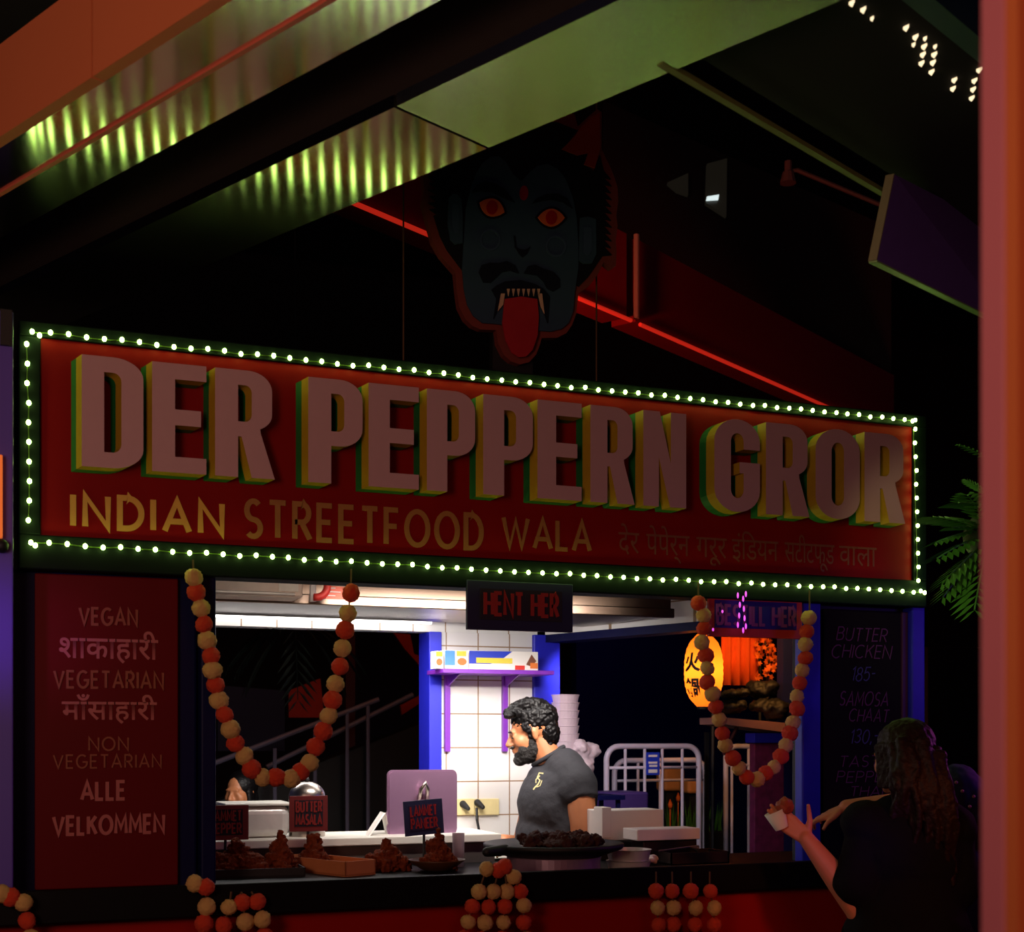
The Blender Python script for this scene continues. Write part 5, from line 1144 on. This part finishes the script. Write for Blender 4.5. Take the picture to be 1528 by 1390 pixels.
for z in (-Hh, Hh): b = nb(); tube(b, [lc + UP * (z - .008), lc + UP * (z + .008)], .34 * R0, 20); obj('ring', b, M['black'], ln)
b = nb(); tube(b, [lc + UP * Hh, (lc.x, lc.y, 2.9)], .003, 5); obj('cord', b, M['black'], ln)
for ch_, v0 in (('火', 999), ('鍋', 1037)):
    c = bpy.data.curves.new('t', 'FONT'); c.body = ch_; c.offset = .035; c.resolution_u = 3; o = bpy.data.objects.new('t', c); COL.objects.link(o); me = evalmesh(o); bpy.data.objects.remove(o)
    bm2 = nb(); bm2.from_mesh(me); bmesh.ops.subdivide_edges(bm2, edges=[e for e in bm2.edges if e.calc_length() > .12], cuts=2)
    for v in bm2.verts:                      # wrapped round the lantern's left front
        h_ = py(1035, v0, ly).z + v.co.y * 29 / s_; ang = math.atan2(-FWD.y, -FWD.x) - R_(45) + (v.co.x - .5) * (27 / s_ / R0)
        t = max(-1, min(1, (h_ - lc.z) / Hh)); r = max(R0 * (1 - abs(t) ** 2.6) ** .5, .32 * R0) + .003
        v.co = (lc.x + r * math.cos(ang), lc.y + r * math.sin(ang), h_)
    obj('character', bm2, M['black'], ln, smooth=True)
lamp('lantern_glow', 'POINT', lc, (1, .50, .12), 1.5, .02)
# glowing curtain, maple twigs, shelf with dark cloth
cu = nb(); n_ = 18; ycur = 6.6; pts = []
z0, z1 = py(1100, 1022, ycur).z, py(1100, 935, ycur).z; xa, xb = py(1077, 980, ycur).x, py(1129, 980, ycur).x
cols = [(xa + (xb - xa) * i / n_, ycur + .018 * math.sin(i * 1.3)) for i in range(n_ + 1)]
vr = [[cu.verts.new((x, y, z)) for x, y in cols] for z in (z0, (z0 + z1) / 2, z1)]
for r0, r1 in zip(vr, vr[1:]):
    for i in range(n_): cu.faces.new([r0[i], r0[i + 1], r1[i + 1], r1[i]])
g_ = bmesh.ops.extrude_face_region(cu, geom=cu.faces[:]); bmesh.ops.translate(cu, verts=[v for v in g_['geom'] if isinstance(v, bmesh.types.BMVert)], vec=(0, .006, 0))
cur = thing('curtain', 'short orange lit cloth curtain right of the lantern', 'curtain', ((xa + xb) / 2, ycur, 0))
obj('cloth', cu, M['orangecloth'], cur, smooth=True)
b = nb(); tube(b, [(xa - .05, ycur, z1), (xb + .05, ycur, z1)], .01, 6); obj('rod', b, M['black'], cur)
for xx in (xa - .04, xb + .04): b = nb(); tube(b, [(xx, ycur + .03, 0), (xx, ycur + .03, z1)], .01, 6); obj('post', b, M['black'], cur)
lamp('trolley_fill', 'SPOT', (2.44, 5.5, 1.97), (1, .88, 1), 20, .08, (3.15, 6.4, 1.3), 60)  # unseen, added to brighten the trolley cages
lamp('curtain_lamp', 'SPOT', (py(1120, 960, 6.0).x, 5.95, 2.25), (1, .4, .08), 20, .05, (py(1115, 985, 6.6).x, 6.6, 1.85), 95)
mt = thing('maple_branch', 'orange lit leafy branch between the curtain and the blue post', 'branch', py(1150, 1015, 6.48)); r_ = random.Random(6)
b = nb(); tube(b, [py(1145, 1018, 6.5), py(1148, 985, 6.48), py(1140, 950, 6.48)], [.008, .006, .003], 6); tube(b, [py(1148, 990, 6.48), py(1166, 975, 6.48), py(1174, 982, 6.48)], [.005, .004, .002], 6); q_ = py(1145, 1018, 6.5); tube(b, [(q_.x, 6.5, 0), q_], .01, 6); obj('twig', b, M['brown'], mt)
b = nb()
for k in range(150):
    u, v = r_.uniform(1128, 1156), r_.uniform(935, 1012)
    if k > 110: u, v = r_.uniform(1150, 1176), r_.uniform(965, 1000)
    p = py(u, v, 6.48 + r_.uniform(-.06, .06)); rr_ = .018 * r_.uniform(.7, 1.3); mtx = Euler((r_.uniform(-.8, .8), r_.uniform(-.8, .8), r_.uniform(0, 6))).to_matrix()
    vs_ = [b.verts.new(p + mtx @ Vector((rr_ * rad_ * math.cos(a), .002 * (i % 2), rr_ * rad_ * math.sin(a)))) for i, (a, rad_) in enumerate([(2 * math.pi * j / 10, 1 if j % 2 == 0 else .5) for j in range(10)])]; b.faces.new(vs_)
obj('leaves', b, M['maple'], mt)
ys = 6.15; sf = thing('white_shelf', 'pale shelf board on a strut carrying dark folded cloth', 'shelf', py(1125, 1080, ys))
q0, q1, q2, q3 = py(1080, 1070, ys), py(1172, 1078, ys), py(1172, 1092, ys), py(1080, 1080, ys); b = nb(); prism(b, [q0, q1, q2, q3], (0, .25, 0)); obj('board', b, mat('dusty_pink', (160, 116, 110), .6), sf)
b = nb(); tube(b, [py(1100, 1084, ys + .1), py(1080, 1125, ys + .2)], .01, 6); obj('strut', b, mat('dim_red', (70, 14, 16)), sf)
for xx in (q3.x + .02, q2.x - .02): obj('post', box(nb(), xx - .01, xx + .01, ys + .2, ys + .22, 0, q2.z), M['black'], sf)
r_ = random.Random(14)
for k, (u, v, ru, rv, lab) in enumerate(((1100, 1054, 26, 19, 'left bundle of dark cloth on the pale shelf'), (1146, 1056, 36, 22, 'lower right bundle of dark cloth on the pale shelf'), (1148, 1026, 32, 21, 'upper right bundle of dark cloth on the pale shelf'), (1096, 1034, 20, 12, 'upper left bundle of dark cloth on the pale shelf'))):
    b = nb(); c = py(u, v, ys + .1)
    for j in range(7): ell(b, c + RIGHT * r_.uniform(-.7, .7) * ru / 330 + UP * r_.uniform(-.4, .4) * rv / 330 + FWD * r_.uniform(-.04, .04), (ru / 330 * .55, .06, rv / 330 * .5), Matrix.Rotation(r_.uniform(-.4, .4), 3, 'Y'), 2)
    me = rough_it(blob(b, .008, 2), .012, 22, k); tag(obj('cloth_bundle', me, mat('slick_black', (10, 8, 10), .65, bump=.4, scale=14), loc=c, smooth=True), lab, 'cloth', 'dark cloth bundles')
b = nb(); c0, c1 = py(1126, 1252, 6.0), py(1170, 1108, 6.0); box(b, c0.x, c1.x, 6.0, 6.05, 0, c1.z, .004); tag(obj('patterned_panel', b, mat('purple_pattern', (110, 30, 80), .6, vary=.8, scale=24), loc=(c0.x, 6, 0)), 'purple patterned panel behind the right garland', 'panel')
b = nb(); box(b, c0.x - .02, c1.x + .03, 5.97, 6.06, c1.z, c1.z + .05, .004); tag(obj('blue_rail', b, M['blue'], loc=(c0.x, 6, c1.z)), 'short blue rail on top of the purple patterned panel', 'rail')
b = nb(); x_ = py(1178, 1000, 6.3).x; box(b, x_ - .04, x_ + .03, 6.3, 6.36, 0, 2.4); tag(obj('blue_post', b, mat('blue_dim', (20, 26, 90), .6), loc=(x_, 6.33, 0)), 'dim blue post just inside the right edge of the hatch', 'post')
b = nb(); c0, c1 = py(860, 1300, 9.5), py(1225, 900, 9.5); box(b, c0.x, c1.x, 9.5, 9.6, 0, 3.2); struct('wall_far', b, M['navy']); lamp('blue_far_fill', 'SPOT', (3.9, 7.9, 2.9), (.2, .12, 1), 10, .1, (4.4, 9.5, 1.7), 80)  # unseen spot, added to tint the far wall blue

# ------------------------------------------------------------------ plant, bundle and pillar at the right
fy = 4.5
fp = thing('fern', 'bushy green fern hanging beside the right end of the sign', 'plant', pd(1470, 790, 4.7)); r_ = random.Random(3)
for k, (u0, v0, u1, v1) in enumerate(((1465, 790, 1383, 768), (1462, 790, 1388, 815), (1465, 800, 1390, 838), (1470, 810, 1398, 880), (1468, 820, 1400, 900), (1470, 830, 1452, 920), (1470, 760, 1425, 748), (1475, 740, 1438, 720), (1480, 690, 1425, 662), (1470, 780, 1440, 735), (1468, 815, 1425, 860), (1470, 790, 1415, 790))):
    p0, p1 = pd(u0, v0, 4.75), pd(u1, v1, 4.6 + r_.uniform(-.1, .15)); d_ = p1 - p0; L_ = d_.length
    b = nb(); frond(b, p0, d_ + UP * .03, L_, .34 if k != 8 else .1, 9, .25, .2); obj('frond', b, M['leaf'], fp)
b = nb(); p = pd(1490, 800, 4.78); ell(b, p, (.12, .12, .1)); obj('basket', b, M['black'], fp, smooth=True)
b = nb(); tube(b, [p, (p.x, p.y, 6.2)], .004, 6); obj('hanger', b, M['string'], fp)
lamp('fern_lamp', 'SPOT', pd(1300, 500, 3.6), (1, 1, .45), 14, .05, pd(1430, 800, 4.7), 40)
b = nb(); c = pd(1432, 1205, 4.7)
for o_, r in (((0, 0, .05), (.09, .09, .10)), ((.05, 0, -.06), (.09, .09, .12)), ((.02, 0, -.2), (.08, .09, .12))): ell(b, c + RIGHT * o_[0] + UP * o_[2], r)
me = rough_it(blob(b, .009, 3), .01, 12, 3)
cbn = thing('cloth_bundle', 'dark blue rounded cloth bundle with pale dots behind the woman\'s hair', 'cloth', c - UP * .3, None)
obj('cloth', me, mat('navy_cloth', (22, 24, 70), .8, vary=.3), cbn, smooth=True)
for u, v in ((1427, 1167), (1419, 1183), (1453, 1188), (1447, 1203), (1436, 1180)):
    p = pd(u, v, 4.6); b = nb(); ell(b, p, (.006, .006, .006), sub=2); obj('dot', b, mat('pale_dot', (170, 110, 130), .5), cbn, smooth=True)
b = nb(); box(b, c.x - .06, c.x + .06, c.y - .05, c.y + .06, 0, c.z - .27); obj('stool', b, M['black'], cbn)
b = nb(); p_, q_ = pd(1382, 966, 6.5), pd(1470, 966, 6.9); tube(b, [(p_.x, p_.y, 0), p_, q_, (q_.x, q_.y, 0)], .012, 6); tag(obj('far_rail', b, mat('rail_brown', (60, 34, 26), .5)), 'thin brown horizontal rail far behind at the right', 'rail')
x_ = .811; pil = thing('pillar', 'orange and pink pillar close to the viewer at the right edge', 'pillar', (x_ + .05, .93, 0))
obj('front', box(nb(), x_, x_ + .09, .90, .915, 0, 3.4), M['pillar_o'], pil, label='orange front face')
obj('side', box(nb(), x_ - .001, x_ + .09, .9155, .945, 0, 3.4, .002), M['pillar_p'], pil, label='pink side face')  # side has a pinker flat colour than the front
